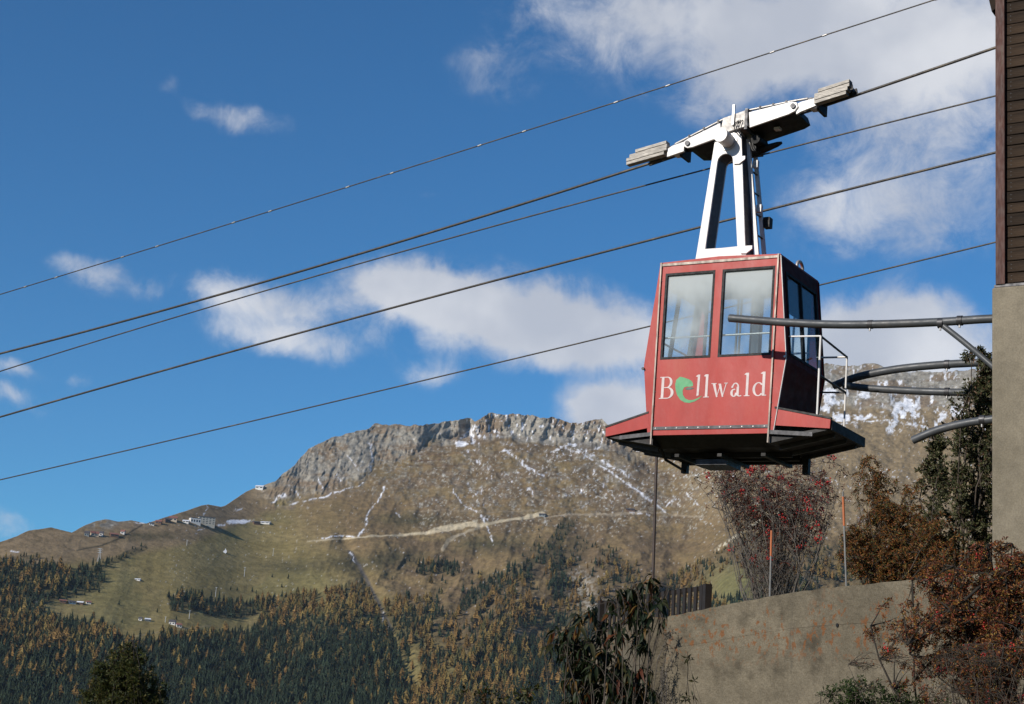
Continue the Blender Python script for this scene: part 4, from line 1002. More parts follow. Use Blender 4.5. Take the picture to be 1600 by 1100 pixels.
MB().box(6.5, 6.7, YW+.21, 6.49, ctop-2.5, 6.38).build('inner_wall', m_dark, S)
MB().box(XW+.3, 11, YW+.2, 6.5, 6.39, 6.5).build('loft_floor', m_dark, S)
MB().box(XW, 11, 6.3, 6.4, ctop-3, ctop+.03).build('inner_beam', m_steel, S)
def pipe(px, ly, r, lab=None, name='guide_rail'):
    pts = [SI @ on_s(x, y, ly) for x, y in px]
    # smooth curve through the points
    P_ = []; n = len(pts)
    for i in range(n-1):
        p0, p1, p2, p3 = pts[max(i-1, 0)], pts[i], pts[i+1], pts[min(i+2, n-1)]
        for t in np.linspace(0, 1, 7)[:-1]:
            t = float(t); P_.append(.5*((2*p1)+(p2-p0)*t+(2*p0-5*p1+4*p2-p3)*t*t+(3*p1-p0-3*p2+p3)*t**3))
    P_.append(pts[-1])
    o = MB().tube(P_, r, 14).build(name, m_pipe, S)
    if lab: o['label'] = lab
    return o
p1_ = pipe([(1140, 497), (1175, 500), (1230, 504), (1300, 507), (1380, 506.5), (1470, 503), (1530, 499), (1575, 497)], -1.25, .049, 'bowed grey pipe passing in front of the cabin')
MB().tube([SI @ on_s(1141, 497.0, -1.25), SI @ on_s(1139.2, 496.9, -1.25)], .040, 12).build('pipe_mouth', m_rubber, p1_)
pipe([(1470, 506), (1508, 536), (1546, 568), (1560, 580)], -1.25, .034, 'diagonal strut under the front pipe', 'strut')
pipe([(1302, 603), (1340, 589), (1400, 577), (1470, 570), (1540, 566), (1590, 563)], 1.1, .052, 'upper curved pipe behind the cabin')
pipe([(1318, 602), (1360, 607), (1430, 611), (1500, 613), (1590, 613)], 1.05, .048, 'lower straight pipe behind the cabin')
pipe([(1426, 688), (1465, 672), (1510, 661), (1560, 654)], -1.25, .046, 'short lowest pipe curving down to the left')

for (x, y, ly, r) in ((1500, 501, -1.25, .058), (1360, 507, -1.25, .053), (1470, 505, -1.25, .060), (1480, 569.5, 1.1, .060), (1480, 612.5, 1.05, .056), (1535, 656, -1.25, .054)):
    c_ = SI @ on_s(x, y, ly); d_ = (SI @ on_s(x+6, y-.2, ly)-c_).normalized()
    cl_ = MB().tube([c_-d_*.03, c_+d_*.03], r, 14).build('pipe_collar', m_steel, S)
    MB().tube([c_+Vector((0, -.02, -r)), c_+Vector((0, -.02, -r-.03))], .012, 6).build('bolt', m_alu, cl_)
# ================================================================== RETAINING WALL AND TERRACE
def wall_mat():
    m = mat('old_concrete', (0.168, 0.143, 0.102), 0.95, var=.16, scale=1.0, second=(0.085, 0.072, 0.052), sec_amt=(.50, .74), sec_scale=1.7, bump=.9, bscale=16, spec=.1, stretch=(1, 1, 1.6), grain=.16)
    t = NT(m.node_tree); b = m.node_tree.nodes['Principled BSDF']
    src = b.inputs['Base Color'].links[0].from_socket
    co = t.n('ShaderNodeTexCoord').outputs['Object']; sp = t.n('ShaderNodeSeparateXYZ'); t.put(sp.inputs[0], co)
    # orange lichen patches near the top of the wall
    band = t.m('MULTIPLY', t.ramp(sp.outputs[2], .95, 1.30), t.ramp(sp.outputs[2], 1.66, 1.78, 1, .2))
    f = t.m('MULTIPLY', t.ramp(t.noise(co, 13, 4, .62), .555, .60), t.ramp(t.noise(co, 1.1, 2, .5), .44, .52)); f = t.m('MULTIPLY', f, band)
    c = t.mix(t.m('MULTIPLY', f, .85), src, (0.20, 0.085, 0.034))
    mp = t.n('ShaderNodeMapping'); t.put(mp.inputs[0], co); mp.inputs['Scale'].default_value = (3, 3, .35)
    c = t.mix(t.ramp(t.noise(mp.outputs[0], 1.6, 5, .6), .56, .74, 0, .5), c, (0.075, 0.068, 0.055))      # rain streaks
    t.put(b.inputs['Base Color'], c); return m
m_wall = wall_mat()
TOP = [(1043, 964, 21.8), (1075, 957, 21.5), (1110, 950, 21.2), (1150, 942, 20.8), (1185, 935, 20.5), (1235, 926, 20.0), (1290, 919, 19.4), (1345, 914, 18.9), (1400, 908, 18.3), (1500, 899, 17.4), (1620, 889, 16.6), (1760, 880, 15.8)]
tp = [at(*p) for p in TOP]; zs = [p[2] for p in tp]; print('wall top z', [round(z, 2) for z in zs])
wn_ = []
for i, p in enumerate(tp):
    a = tp[max(i-1, 0)]; b = tp[min(i+1, len(tp)-1)]; t = np.array([b[0]-a[0], b[1]-a[1]]); t /= np.hypot(*t); wn_.append(np.array([t[1], -t[0]]))   # towards the camera
RW = empty('retaining_wall', (0, 0, 0)); tag(RW, 'grey concrete retaining wall stained with orange lichen', 'retaining wall')
def band(lo, hi, off, name='concrete_lift'):
    """one lift of the wall; lo, hi measured down from the top edge (None = ground)"""
    V = []; F = []; xs = []
    for i in range(len(tp)-1):
        for s in np.linspace(0, 1, 6)[:(-1 if i < len(tp)-2 else None)]: xs.append((i, s))
    n = len(xs)
    for side in (0, 1):
        for (i, s) in xs:
            p = tp[i]*(1-s)+tp[i+1]*s; nn = wn_[i]*(1-s)+wn_[i+1]*s; o = off if side == 0 else -.32
            jag = .012*(random.random()-.5) if hi == 0 else 0
            for zz in (None if lo is None else p[2]-lo, p[2]-hi+jag): 
                V.append((p[0]+nn[0]*o, p[1]+nn[1]*o, -1.9 if zz is None else zz))
    for j in range(n-1):
        a = 2*j; F += [(a, a+2, a+3, a+1)]; b = 2*n+2*j; F += [(b, b+1, b+3, b+2)]; F += [(a+1, a+3, b+3, b+1), (a, b, b+2, a+2)]
    F += [(0, 1, 2*n+1, 2*n), (2*n-2, 4*n-2, 4*n-1, 2*n-1)]
    return MB().add(V, F).build(name, m_wall, RW)
band(.42, 0, .0); band(None, .423, .004)
# return of the wall to the left and back
e0 = tp[0]; e1 = at(944, 990, 28.0)
t = np.array([e1[0]-e0[0], e1[1]-e0[1]]); Lr = np.hypot(*t); t /= Lr; nn = np.array([-t[1], t[0]])
V = []
for (p, zt) in ((e0, e0[2]-.01), (e1, e0[2]-.01)):
    for o in (.0, .3):
        for zz in (-1.9, zt): V.append((p[0]-nn[0]*o*-1+t[0]*.02, p[1]+nn[1]*o+t[1]*.02, zz))
MB().add(V, [(0, 1, 5, 4), (2, 6, 7, 3), (1, 3, 7, 5), (0, 2, 3, 1), (4, 5, 7, 6)]).build('wall_return', m_wall, RW)
for (x, y, d) in ((1288, 979, 19.45), (1309, 977, 19.25)):
    c_ = at(x, y, d); v = c_/np.linalg.norm(c_)
    # put it on the wall face
    best = min(range(len(tp)-1), key=lambda i: abs((tp[i][0]/tp[i][1]+tp[i+1][0]/tp[i+1][1])/2-c_[0]/c_[1]))
    a, b = tp[best], tp[best+1]; n_ = wn_[best]; s = (a[0]*n_[0]+a[1]*n_[1])/(v[0]*n_[0]+v[1]*n_[1]); c_ = v*s
    MB().tube([Vector((c_[0], c_[1], c_[2])), Vector((c_[0]+n_[0]*.012, c_[1]+n_[1]*.012, c_[2]))], .022, 10).build('tie_hole', m_rubber, RW)  # raised black disc, the shade inside the hole put into its colour
TZ = 1.62
m_ter = mat('terrace_gravel', (0.16, 0.13, 0.08), 0.95, var=.3, scale=3, second=(.06, .07, .03), sec_scale=1.2, bump=.4)
poly = [(p[0]-n[0]*.33, p[1]-n[1]*.33) for p, n in zip(tp, wn_)]+[(9, 24), (12, 33), (4, 34), (e1[0]+.3, e1[1]+.1), ]
o = MB().prism(poly, -1.9, TZ, 'z').build('terrace_ground', m_ter); tag(o, kind='structure')

# ---- slatted fence on the terrace
FN = empty('slat_fence', (0, 0, 0)); tag(FN, 'dark vertical slat fence standing on the terrace left of the wall', 'fence')
m_fence = mat('dark_fence_wood', (0.020, 0.014, 0.011), .7, var=.3, scale=8, second=(.045, .032, .024), sec_scale=5)
f0 = at(941, 936, 27.4); f1 = at(1106, 905, 23.6); n = 21
ft = np.array([f1[0]-f0[0], f1[1]-f0[1]]); fl = np.hypot(*ft); ft /= fl; fa = math.atan2(ft[1], ft[0]); hF = f1[2]-TZ-.07
for i in range(n+1):
    q = f0[:2]+ft*fl*i/n; post = i in (0, n)
    sl = MB().box(-.045 if not post else -.05, .045 if not post else .05, -.012 if not post else -.05, .012 if not post else .05, 0, hF+(random.uniform(-.015, .0) if not post else .0)).build('slat' if not post else 'post', m_fence, FN)
    sl.location = (q[0], q[1], TZ); sl.rotation_euler = (0, random.uniform(-.01, .01), fa)
for zz in (.12, hF-.035):
    r_ = MB().box(0, fl, .013, .055, zz-.03, zz+.03).build('rail', m_fence, FN); r_.location = (f0[0], f0[1], TZ); r_.rotation_euler = (0, 0, fa)
# ---- poles
m_or = mat('orange_marker_paint', (0.48, 0.14, 0.045), .5, var=.1); m_polegrey = mat('grey_pole', (.20, .20, .19), .6, var=.2); m_poledark = mat('dark_brown_pole', (.06, .042, .036), .6, var=.3)
def pole(x0, y0, x1, y1, d, r, orange=None, name='marker_pole', label='', m=m_polegrey):
    b = at(x0, y0, d); t = at(x1, y1, d); 
    o = empty(name, b); tag(o, label, 'pole'); v = Vector(t-b)
    b2 = -Vector((v.x, v.y, v.z)).normalized()*((b[2]-TZ+.05)/1.0)
    if orange:
        k0, k1 = orange; MB().tube([b2, v*k0], r, 8).build('shaft', m, o); MB().tube([v*k0, v*k1], r*1.25, 8).build('orange_tip', m_or, o)
        if k1 < 1: MB().tube([v*k1, v], r*.9, 8).build('pole_end', m, o)
    else: MB().tube([b2, v], r, 8).build('shaft', m, o); MB().tube([v*.92+Vector((.02, 0, 0)), v+Vector((.02, 0, 0))], r*1.2, 8).build('collar', m_steel, o)
    return o
pole(1203, 934, 1205.5, 829, 21.0, .012, (.62, 1.0), label='short snow marker pole with orange tip standing before the berry bush')
pole(1322.5, 918, 1317, 768, 19.8, .012, (.64, .945), label='taller snow marker pole with orange band at the orange leaved bush')
pole(1019.5, 930, 1026.5, 694, 24.6, .022, None, 'steel_post', 'tall thin brown post rising from the fence to below the cabin', m_poledark)
# dark tarpaulin hump behind the wall
b_ = at(1165, 938, 21.6)
V = [(-.32, 0, -.2), (.22, -.1, -.2), (.22, .5, -.2), (-.3, .5, -.2), (.02, .1, .12), (.20, .12, .17), (.20, .4, .15), (.0, .4, .10)]
o = MB().add(V, [(0, 1, 2, 3)[::-1], (0, 1, 5, 4), (1, 2, 6, 5), (2, 3, 7, 6), (3, 0, 4, 7), (4, 5, 6, 7)]).build('covered_heap', m_poledark, None, .02); o.location = (b_[0]+.12, b_[1], 1.80); tag(o, 'dark covered heap behind the wall at the foot of the berry bush', 'cover')

# ================================================================== PLANTS NEAR THE CAMERA
m_leaf = attr_mat('leaves', 0.55, trans=0.30, spec=0.35)
m_bark = mat('bark', (0.070, 0.055, 0.042), .9, var=.35, scale=14, second=(.13, .11, .09), sec_scale=20, bump=.4)
m_barkd = mat('dark_bark', (.03, .025, .018), .9)
m_bark2 = mat('pale_bark', (0.13, 0.115, 0.10), .85, var=.3, scale=14, second=(.06, .05, .045), sec_scale=12)
m_berry = mat('red_berries', (0.42, 0.020, 0.018), .35, var=.3, scale=20)
def np_tubes(paths, radii, k=4):
    V = []; F = []; off = 0
    ang = np.arange(k)*2*pi/k; ca, sa = np.cos(ang), np.sin(ang)
    for P_, R0 in zip(paths, radii):
        m = len(P_); T = np.gradient(P_, axis=0); T /= np.linalg.norm(T, axis=1)[:, None]+1e-9
        A = np.cross(T, [0.31, 0.22, .92]); A /= np.linalg.norm(A, axis=1)[:, None]+1e-9; B = np.cross(T, A)
        r = np.linspace(R0[0], R0[1], m)[:, None, None]
        V.append((P_[:, None]+(A[:, None]*ca[None, :, None]+B[:, None]*sa[None, :, None])*r).reshape(-1, 3))
        i = (np.arange(m-1)[:, None]*k+np.arange(k)[None]).ravel(); j = (np.arange(m-1)[:, None]*k+(np.arange(k)[None]+1) % k).ravel()
        F.append(np.stack([i, j, j+k, i+k], 1)+off); off += m*k
    return np.concatenate(V), np.concatenate(F)
def curve(p0, p1, rg, bow=.15, n=6, droop=0.0):
    t = np.linspace(0, 1, n)[:, None]; L = np.linalg.norm(p1-p0); c = rg.normal(0, bow*L*.5, 3); c[2] += bow*L*.4
    w = np.cumsum(rg.normal(0, .02*L, (n, 3)), 0); w *= np.sin(t*pi)
    q = p0*(1-t)+p1*t+c*np.sin(t*pi)*.6+w; q[:, 2] -= droop*L*(t[:, 0]**2); return q
def leaf_mesh(name, pos, dirs, L, Wd, cols, rg, fold=.35, shape=.45):
    n = len(pos); dirs = dirs/(np.linalg.norm(dirs, axis=1)[:, None]+1e-9)
    s = np.cross(dirs, rg.normal(0, 1, (n, 3))); s /= np.linalg.norm(s, axis=1)[:, None]+1e-9; nr = np.cross(dirs, s)
    L = L[:, None]; Wd = Wd[:, None]
    V = np.stack([pos, pos+dirs*L*shape+s*Wd*.5+nr*Wd*fold, pos+dirs*L-nr*L*.10, pos+dirs*L*shape-s*Wd*.5+nr*Wd*fold], 1).reshape(-1, 3)
    b = np.arange(n)*4; F = np.concatenate([np.stack([b, b+1, b+2], 1), np.stack([b, b+2, b+3], 1)])
    return np_mesh(name, V, F, m_leaf, np.repeat(cols, 4, 0))
def ico_template():
    a = (1+5**.5)/2; v = np.array([(-1,a,0),(1,a,0),(-1,-a,0),(1,-a,0),(0,-1,a),(0,1,a),(0,-1,-a),(0,1,-a),(a,0,-1),(a,0,1),(-a,0,-1),(-a,0,1)], float); v /= np.linalg.norm(v[0])
    f = np.array([(0,11,5),(0,5,1),(0,1,7),(0,7,10),(0,10,11),(1,5,9),(5,11,4),(11,10,2),(10,7,6),(7,1,8),(3,9,4),(3,4,2),(3,2,6),(3,6,8),(3,8,9),(4,9,5),(2,4,11),(6,2,10),(8,6,7),(9,8,1)])
    return v, f
def berries(root, pts, rg, r=.010, per=12, spread=.035):
    v, f = ico_template(); V = []; F = []; off = 0
    for p in pts:
        for _ in range(per):
            q = p+rg.normal(0, spread*.5, 3); V.append(v*r*rg.uniform(.8, 1.2)+q); F.append(f+off); off += 12
    o = link_mesh('berries', np_mesh('berries', np.concatenate(V), np.concatenate(F), m_berry, None, True), None, root); tag(o, kind='stuff'); return o
def palette(rg, n, cols, wts, j=.3):
    c = np.array(cols)[rg.choice(len(cols), n, p=np.array(wts)/sum(wts))]; return c*rg.uniform(1-j, 1+j, (n, 1))
def woody(name, label, cat, base, centers, n_main, n_sub, n_twig, leaf, cols, wts, seed, r0=.03, bark=None, multi=False, trunk_top=None, berry=None, pinnate=0, twig=.25, leaves_per=6, droop=0.0, up=.3, thin=.0022, sub=.5, near=None):
    """centers: ellipsoids (centre, radii, weight) the crown fills"""
    rg = np.random.default_rng(seed); root = empty(name, base); tag(root, label, cat)
    base = np.array(base, float); C_ = [(np.array(c)-base, np.array(r), w) for c, r, w in centers]; w = np.array([c[2] for c in C_], float); w /= w.sum()
    def target():
        c, r, _ = C_[rg.choice(len(C_), p=w)]; d = rg.normal(0, 1, 3); d /= np.linalg.norm(d); return c+d*r*rg.random()**.45
    paths = []; rad = []; mains = []
    tt_ = np.array(trunk_top)-base if trunk_top is not None else None
    if tt_ is not None:
        tk = curve(np.zeros(3), tt_, rg, .08, 9); paths.append(tk); rad.append((r0, r0*.45))
    for i in range(n_main):
        tg = target()
        if tt_ is not None and not multi:
            s = tk[rg.integers(2, 9)]; q = curve(s, tg, rg, .22, 7, droop); rr = r0*.36
        else:
            s = rg.normal(0, .05, 3)*np.array([1, 1, 0]); q = curve(s, tg, rg, .12, 8, droop); rr = r0*rg.uniform(.5, 1)
        mains.append(q); paths.append(q); rad.append((rr, rr*.3))
    subs = []
    cr_ = np.mean([c[1].mean() for c in C_])
    for i in range(n_sub):
        m = mains[rg.integers(len(mains))]; s = m[rg.integers(len(m)//2, len(m))]
        d = target()-s; L = np.linalg.norm(d)+1e-6; d = d/L*min(L, cr_*sub*rg.uniform(.6, 1.6))
        q = curve(s, s+d+np.array([0, 0, up*.2*cr_*sub]), rg, .2, 5, droop); subs.append(q); paths.append(q); rad.append((max(r0*.16, thin*1.8), thin*1.2))
    tips = []
    src = subs if subs else mains
    for i in range(n_twig):
        m = src[rg.integers(len(src))]; s = m[rg.integers(1, len(m))]; d = rg.normal(0, 1, 3)+np.array([0, 0, up]); d /= np.linalg.norm(d)
        q = curve(s, s+d*cr_*twig*rg.uniform(.5, 1.3), rg, .2, 4, droop); tips.append(q); paths.append(q); rad.append((thin*1.3, thin*.6))
    V, F = np_tubes(paths, rad, 4)
    o = link_mesh('branches', np_mesh('branches', V, F, bark or m_bark, None, True), None, root)
    pos = []; dr = []
    for q in tips:
        for _ in range(leaves_per):
            k = rg.random()*(len(q)-1.01); i = int(k); p = q[i]*(1-(k-i))+q[i+1]*(k-i); d = (q[-1]-q[0])/ (np.linalg.norm(q[-1]-q[0])+1e-9)+rg.normal(0, .8, 3)+np.array([0, 0, -droop*1.5])
            d /= np.linalg.norm(d)
            if pinnate:
                sd = np.cross(d, rg.normal(0, 1, 3)); sd /= np.linalg.norm(sd)
                for j in range(pinnate):
                    f_ = (j+1)/pinnate; a = p+d*leaf[0]*pinnate*.42*f_+np.array([0, 0, -.25*leaf[0]*pinnate*f_*f_])
                    for sg in (-1, 1): pos.append(a); dr.append(sd*sg+d*.5+rg.normal(0, .12, 3))
            else: pos.append(p); dr.append(d)
    pos = np.array(pos); dr = np.array(dr)
    if near is not None: 
        kk = near(pos+base, rg); pos = pos[kk]; dr = dr[kk]
    n = len(pos)
    if n:
        Ls = leaf[0]*rg.uniform(.7, 1.25, n); Ws = leaf[1]*rg.uniform(.7, 1.25, n)
        cl = palette(rg, n, cols, wts)
        fo = link_mesh('foliage', leaf_mesh('foliage', pos, dr, Ls, Ws, cl, rg), None, root); tag(fo, kind='stuff')
    if berry:
        ends = [tips[i][-1] for i in rg.choice(len(tips), min(berry[0], len(tips)), replace=False)]
        berries(root, ends, rg, berry[1], berry[2], berry[3])
    return root, tips
DG = [(.018, .032, .010), (.030, .045, .015), (.045, .050, .018), (.09, .075, .02), (.13, .05, .015)]
RB = [(.10, .022, .012), (.13, .045, .015), (.17, .075, .02), (.055, .045, .018), (.20, .12, .03), (.05, .02, .012)]

# berry bush behind the wall, bare fan of stems with dark red leaves
b = at(1203, 985, 28.0); b[2] = TZ-.1
woody('rowan_bush', 'leafless looking rowan bush with red berry clusters below the cabin', 'bush', b,
      [(at(1210, 790, 28.2), (1.32, .8, .90), 4), (at(1130, 745, 28.2), (.56, .5, .35), 1.5), (at(1285, 755, 28.2), (.62, .5, .56), 1.8), (at(1200, 725, 28.2), (1.0, .5, .32), 1.4)], 60, 420, 1050, (.050, .018), [(.16, .042, .03), (.115, .038, .028), (.20, .085, .035), (.075, .045, .03)], [4, 3, 1.5, 2], 21, .016, m_bark2, True,
      berry=(75, .0145, 14, .065), leaves_per=2, twig=.26, up=.5, thin=.0026, pinnate=2, sub=1.0)
b = at(1200, 980, 27.8); b[2] = TZ-.1
woody('twiggy_undergrowth', 'bare grey twigs crowding the foot of the berry bush', 'bush', b, [(at(1205, 880, 28.0), (.70, .45, .44), 1)], 34, 200, 420, (.038, .013), [(.07, .04, .025), (.10, .06, .03)], [1, 1], 22, .008, m_bark2, True, leaves_per=2, twig=.3, up=.7, thin=.0020, sub=.9)
OB = [(.14, .045, .02), (.24, .085, .025), (.31, .13, .035), (.09, .08, .025), (.28, .18, .05), (.07, .045, .02), (.10, .11, .035)]
b = at(1390, 985, 20.6); b[2] = TZ-.1
woody('autumn_bush', 'orange brown feathery bush between the marker pole and the pillar', 'bush', b,
      [(at(1375, 800, 20.6), (.60, .4, .50), 3), (at(1352, 735, 20.6), (.16, .2, .26), .8), (at(1430, 830, 20.6), (.5, .4, .42), 2.4), (at(1330, 850, 20.4), (.30, .3, .22), 1.2), (at(1490, 860, 20.0), (.5, .3, .36), 2.2), (at(1390, 890, 20.2), (.7, .3, .20), 2.0), (at(1415, 745, 20.6), (.25, .2, .28), .6)], 50, 420, 2000, (.036, .013), OB, [2, 3, 3, 2, 1.6, 2, 2.2], 23, .014, m_bark, True, leaves_per=3, twig=.26, pinnate=4, up=.4, thin=.0018, sub=.7)
b = at(1505, 960, 20.3); b[2] = TZ-.1
woody('willow_tree', 'tall bushy tree with small grey green leaves beside the concrete pillar', 'tree', b,
      [(at(1510, 710, 20.5), (.62, .45, .66), 4), (at(1535, 600, 20.5), (.36, .4, .42), 2.0), (at(1462, 690, 20.5), (.30, .3, .36), 1.2), (at(1536, 545, 20.5), (.18, .2, .26), 1.0), (at(1485, 600, 20.5), (.22, .2, .22), .35), (at(1520, 810, 20.2), (.55, .4, .45), 3), (at(1470, 780, 20.2), (.4, .4, .3), 1.2)], 26, 320, 2300, (.048, .022), [(.080, .090, .036), (.11, .115, .05), (.21, .20, .11), (.17, .10, .06), (.045, .055, .022)], [3, 3, 1.8, 1.2, 3], 24, .022, m_bark, True, leaves_per=9, twig=.26, up=.4, thin=.0018)
# rowan in the front at the right
b = at(1548, 1150, 13.2); b[2] = -1.75
woody('rowan_tree', 'dark trunked rowan tree with red and orange leaves in the front right corner', 'tree', b,
      [(at(1440, 935, 13.0), (.42, .4, .26), 3.4), (at(1480, 885, 13.2), (.3, .3, .16), 1.6), (at(1395, 905, 13.2), (.20, .3, .15), 1.0), (at(1560, 920, 13.2), (.36, .4, .36), 2.6), (at(1590, 860, 13.2), (.28, .4, .20), 2.0), (at(1640, 960, 13.2), (.4, .4, .5), 2), (at(1400, 1000, 12.9), (.3, .3, .16), 1.3), (at(1500, 1020, 13), (.45, .4, .30), 3.0), (at(1375, 1000, 12.9), (.16, .2, .10), .5), (at(1580, 1030, 13), (.4, .4, .3), 2.4)], 30, 620, 3000, (.026, .010), [(.20, .045, .026), (.26, .09, .030), (.34, .15, .04), (.10, .085, .03), (.38, .23, .05), (.07, .035, .02)], [3, 3, 2.2, 2, 1.2, 3], 25, .042, m_barkd, False, trunk_top=at(1545, 905, 13.2), leaves_per=3, twig=.20, pinnate=3, up=.15, thin=.0012, berry=(110, .0070, 9, .028), sub=.7)
b = at(1580, 1150, 12.4); b[2] = -1.75
woody('bare_thicket', 'tangle of bare thorny twigs low in the right corner', 'bush', b, [(at(1450, 1035, 12.4), (.42, .3, .14), 2), (at(1560, 1040, 12.4), (.4, .3, .25), 2), (at(1370, 1030, 12.3), (.3, .2, .12), .8)], 22, 420, 1100, (.020, .008), OB, [3, 2, 1, 2, 1, 3, 1], 26, .008, m_bark, True, leaves_per=2, twig=.3, up=.2, thin=.0011, sub=.6)
# low green juniper / ivy at the bottom
b = at(1350, 1180, 12.8); b[2] = -1.75
woody('green_shrub', 'low dense bright green shrub at the foot of the concrete wall', 'bush', b, [(at(1345, 1092, 12.8), (.36, .35, .16), 3), (at(1300, 1100, 12.8), (.2, .3, .13), 1), (at(1420, 1100, 12.8), (.35, .3, .13), 1.4), (at(1500, 1105, 12.8), (.4, .3, .12), 1)], 30, 200, 1300, (.026, .009), [(.045, .085, .015), (.03, .06, .012), (.06, .10, .02), (.02, .035, .01)], [3, 3, 2, 2], 27, .012, m_bark, True, leaves_per=9, twig=.30, up=.6, thin=.0014)
# conifer top at lower left
b = at(195, 1300, 26.0); b[2] = -6
woody('larch_sapling', 'soft dark green larch top rising at the lower left edge', 'tree', b, [(at(192, 1080, 26), (.62, .5, .34), 3), (at(190, 1050, 26), (.50, .4, .24), 2.6), (at(200, 1020, 26), (.32, .3, .22), 1.8), (at(190, 1130, 26), (.8, .6, .3), 2.4), (at(245, 1080, 26), (.25, .3, .2), .6), (at(140, 1090, 26), (.25, .3, .2), .6)], 60, 420, 3000, (.065, .014), [(.085, .100, .025), (.115, .115, .030), (.050, .065, .020), (.16, .12, .03)], [3, 2, 3, .8], 28, .022, m_barkd, False, trunk_top=at(208, 1000, 26), leaves_per=14, twig=.26, up=.25, thin=.0025, sub=.8)
# leafy scrub bottom centre
b = at(780, 1200, 12.5); b[2] = -1.75
woody('leafy_scrub', 'low scrub with small yellow green leaves at the bottom centre', 'bush', b, [(at(770, 1098, 12.5), (.26, .3, .10), 2), (at(830, 1090, 12.5), (.14, .2, .10), .8), (at(730, 1090, 12.5), (.12, .2, .08), .7), (at(690, 1105, 12.5), (.2, .2, .05), .6)], 22, 80, 240, (.045, .02), [(.05, .06, .015), (.10, .09, .02), (.03, .04, .012), (.13, .06, .02)], [3, 2, 3, 1], 29, .010, m_bark, True, leaves_per=4, twig=.35, up=.5, thin=.0014)
# weed stalk in front of the wall
b = at(1085, 1180, 15.5); b[2] = -1.75
woody('weed_stalk', 'single thin leafy weed stalk standing before the concrete wall', 'plant', b, [(at(1082, 1060, 15.5), (.05, .05, .22), 1), (at(1075, 1030, 15.5), (.02, .03, .05), .4)], 5, 22, 40, (.06, .024), [(.04, .05, .015), (.06, .055, .02)], [1, 1], 30, .007, m_bark, True, trunk_top=at(1074, 1018, 15.5), leaves_per=2, twig=.4, up=.3, thin=.002)
# dry creeper hanging down the left edge of the wall
b = at(1040, 1160, 21.4); b[2] = -1.75
woody('dry_creeper', 'strip of dry dark creeper climbing the left edge of the wall', 'plant', b, [(at(1042, 1000, 21.5), (.05, .05, .28), 2), (at(1038, 1080, 21.5), (.06, .06, .35), 2)], 14, 120, 320, (.035, .012), [(.05, .045, .038), (.035, .03, .022), (.09, .085, .075)], [2, 2, 1], 31, .012, m_bark2, True, leaves_per=3, twig=.5, up=-.2, thin=.0025)

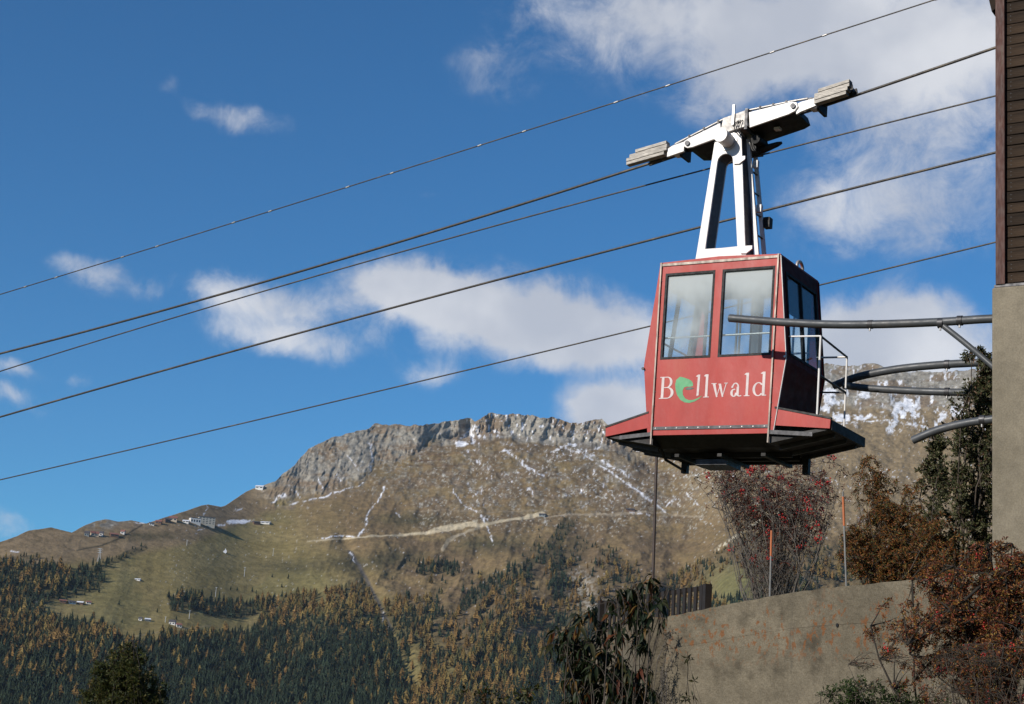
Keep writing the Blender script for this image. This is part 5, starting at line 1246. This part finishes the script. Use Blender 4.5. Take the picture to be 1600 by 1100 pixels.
# ---- shrub with long drooping leaves, before the left end of the wall
def lance_mesh(name, colr, rg, L=.15, Wd=.034):
    n = 7; V = []; F = []; cc = []
    for i in range(n):
        t = i/(n-1); w = Wd*.5*(sin(pi*min(1, t**.8))**.8)*(1-.15*t)+.0008; y = L*t; z = -L*.42*t*t*rg.uniform(.8, 1.2)
        V += [(-w, y, z+w*.35), (0, y, z), (w, y, z+w*.35)]; k = rg.uniform(.8, 1.2); cc += [np.array(colr)*k, np.array(colr)*.75, np.array(colr)*k]
    for i in range(n-1):
        a = 3*i; F += [(a, a+1, a+4, a+3), (a+1, a+2, a+5, a+4)]
    return np_mesh(name, V, F, m_leaf, np.array(cc), True)
rg = np.random.default_rng(5)
b = at(965, 1300, 11.0); b[2] = -1.75
SH, tips = woody('drooping_shrub', 'dark shrub with long drooping leaves before the left end of the wall', 'bush', b,
      [(at(1005, 940, 11.0), (.26, .2, .16), 2.6), (at(950, 985, 11.0), (.28, .2, .18), 2.6), (at(880, 1005, 11.0), (.20, .2, .12), 2.2), (at(1000, 1050, 11.0), (.26, .2, .20), 2.0), (at(915, 1050, 11.0), (.22, .2, .18), 1.8), (at(1050, 915, 11.0), (.10, .1, .05), .9), (at(985, 915, 11.0), (.12, .1, .04), .7), (at(980, 1100, 11.0), (.28, .2, .12), 1.2)], 44, 190, 420, (.05, .014), DG, [4, 4, 2, 1, .6], 32, .010, m_bark, True, leaves_per=1, twig=.40, up=.7, thin=.0014, sub=1.3)
lms = [lance_mesh('leaf', c, rg, L=.075+.035*rg.random(), Wd=.018+.008*rg.random()) for c in ((.020, .034, .011), (.026, .040, .013), (.016, .028, .010), (.035, .045, .016), (.022, .030, .012), (.05, .05, .016), (.16, .09, .02), (.19, .07, .018), (.12, .035, .014))]
def droopM(p, az_, pitch, roll, s):
    return Matrix.Translation(Vector(p)) @ Matrix.Rotation(az_, 4, 'Z') @ Matrix.Rotation(pitch, 4, 'X') @ Matrix.Rotation(roll, 4, 'Y') @ Matrix.Scale(s, 4)
spots = []
for q in tips:
    for e in range(6):
        p = q[-1]+(q[0]-q[-1])*(.18*e)
        spots.append(p)
spots = [spots[i] for i in rg.permutation(len(spots))]
stV = []; stF = []; stC = []; so = 0
for n_, p in enumerate(spots):
    mi = int(rg.choice(9, p=[.17, .16, .14, .12, .11, .11, .08, .06, .05])); M_ = droopM(p, rg.uniform(0, 2*pi), rg.uniform(-1.25, -.15), rg.uniform(-.6, .6), rg.uniform(.75, 1.25))
    if n_ < 290:
        o = bpy.data.objects.new('leaf', lms[mi]); C.objects.link(o); o.parent = SH; o.matrix_local = M_
    else:
        me = lms[mi]; nv = len(me.vertices); v = np.zeros(nv*3, np.float32); me.vertices.foreach_get('co', v); v = v.reshape(-1, 3) @ np.array(M_.to_3x3()).T+np.array(M_.translation)
        f = np.zeros(len(me.loops), np.int32); me.loops.foreach_get('vertex_index', f); c = np.zeros(nv*4, np.float32); me.color_attributes['Col'].data.foreach_get('color', c)
        stV.append(v); stF.append(f.reshape(-1, 4)+so); stC.append(c.reshape(-1, 4)[:, :3]); so += nv
if stV: tag(link_mesh('foliage', np_mesh('foliage', np.concatenate(stV), np.concatenate(stF), m_leaf, np.concatenate(stC), True), None, SH), kind='stuff')
print('drooping leaves', len(spots))
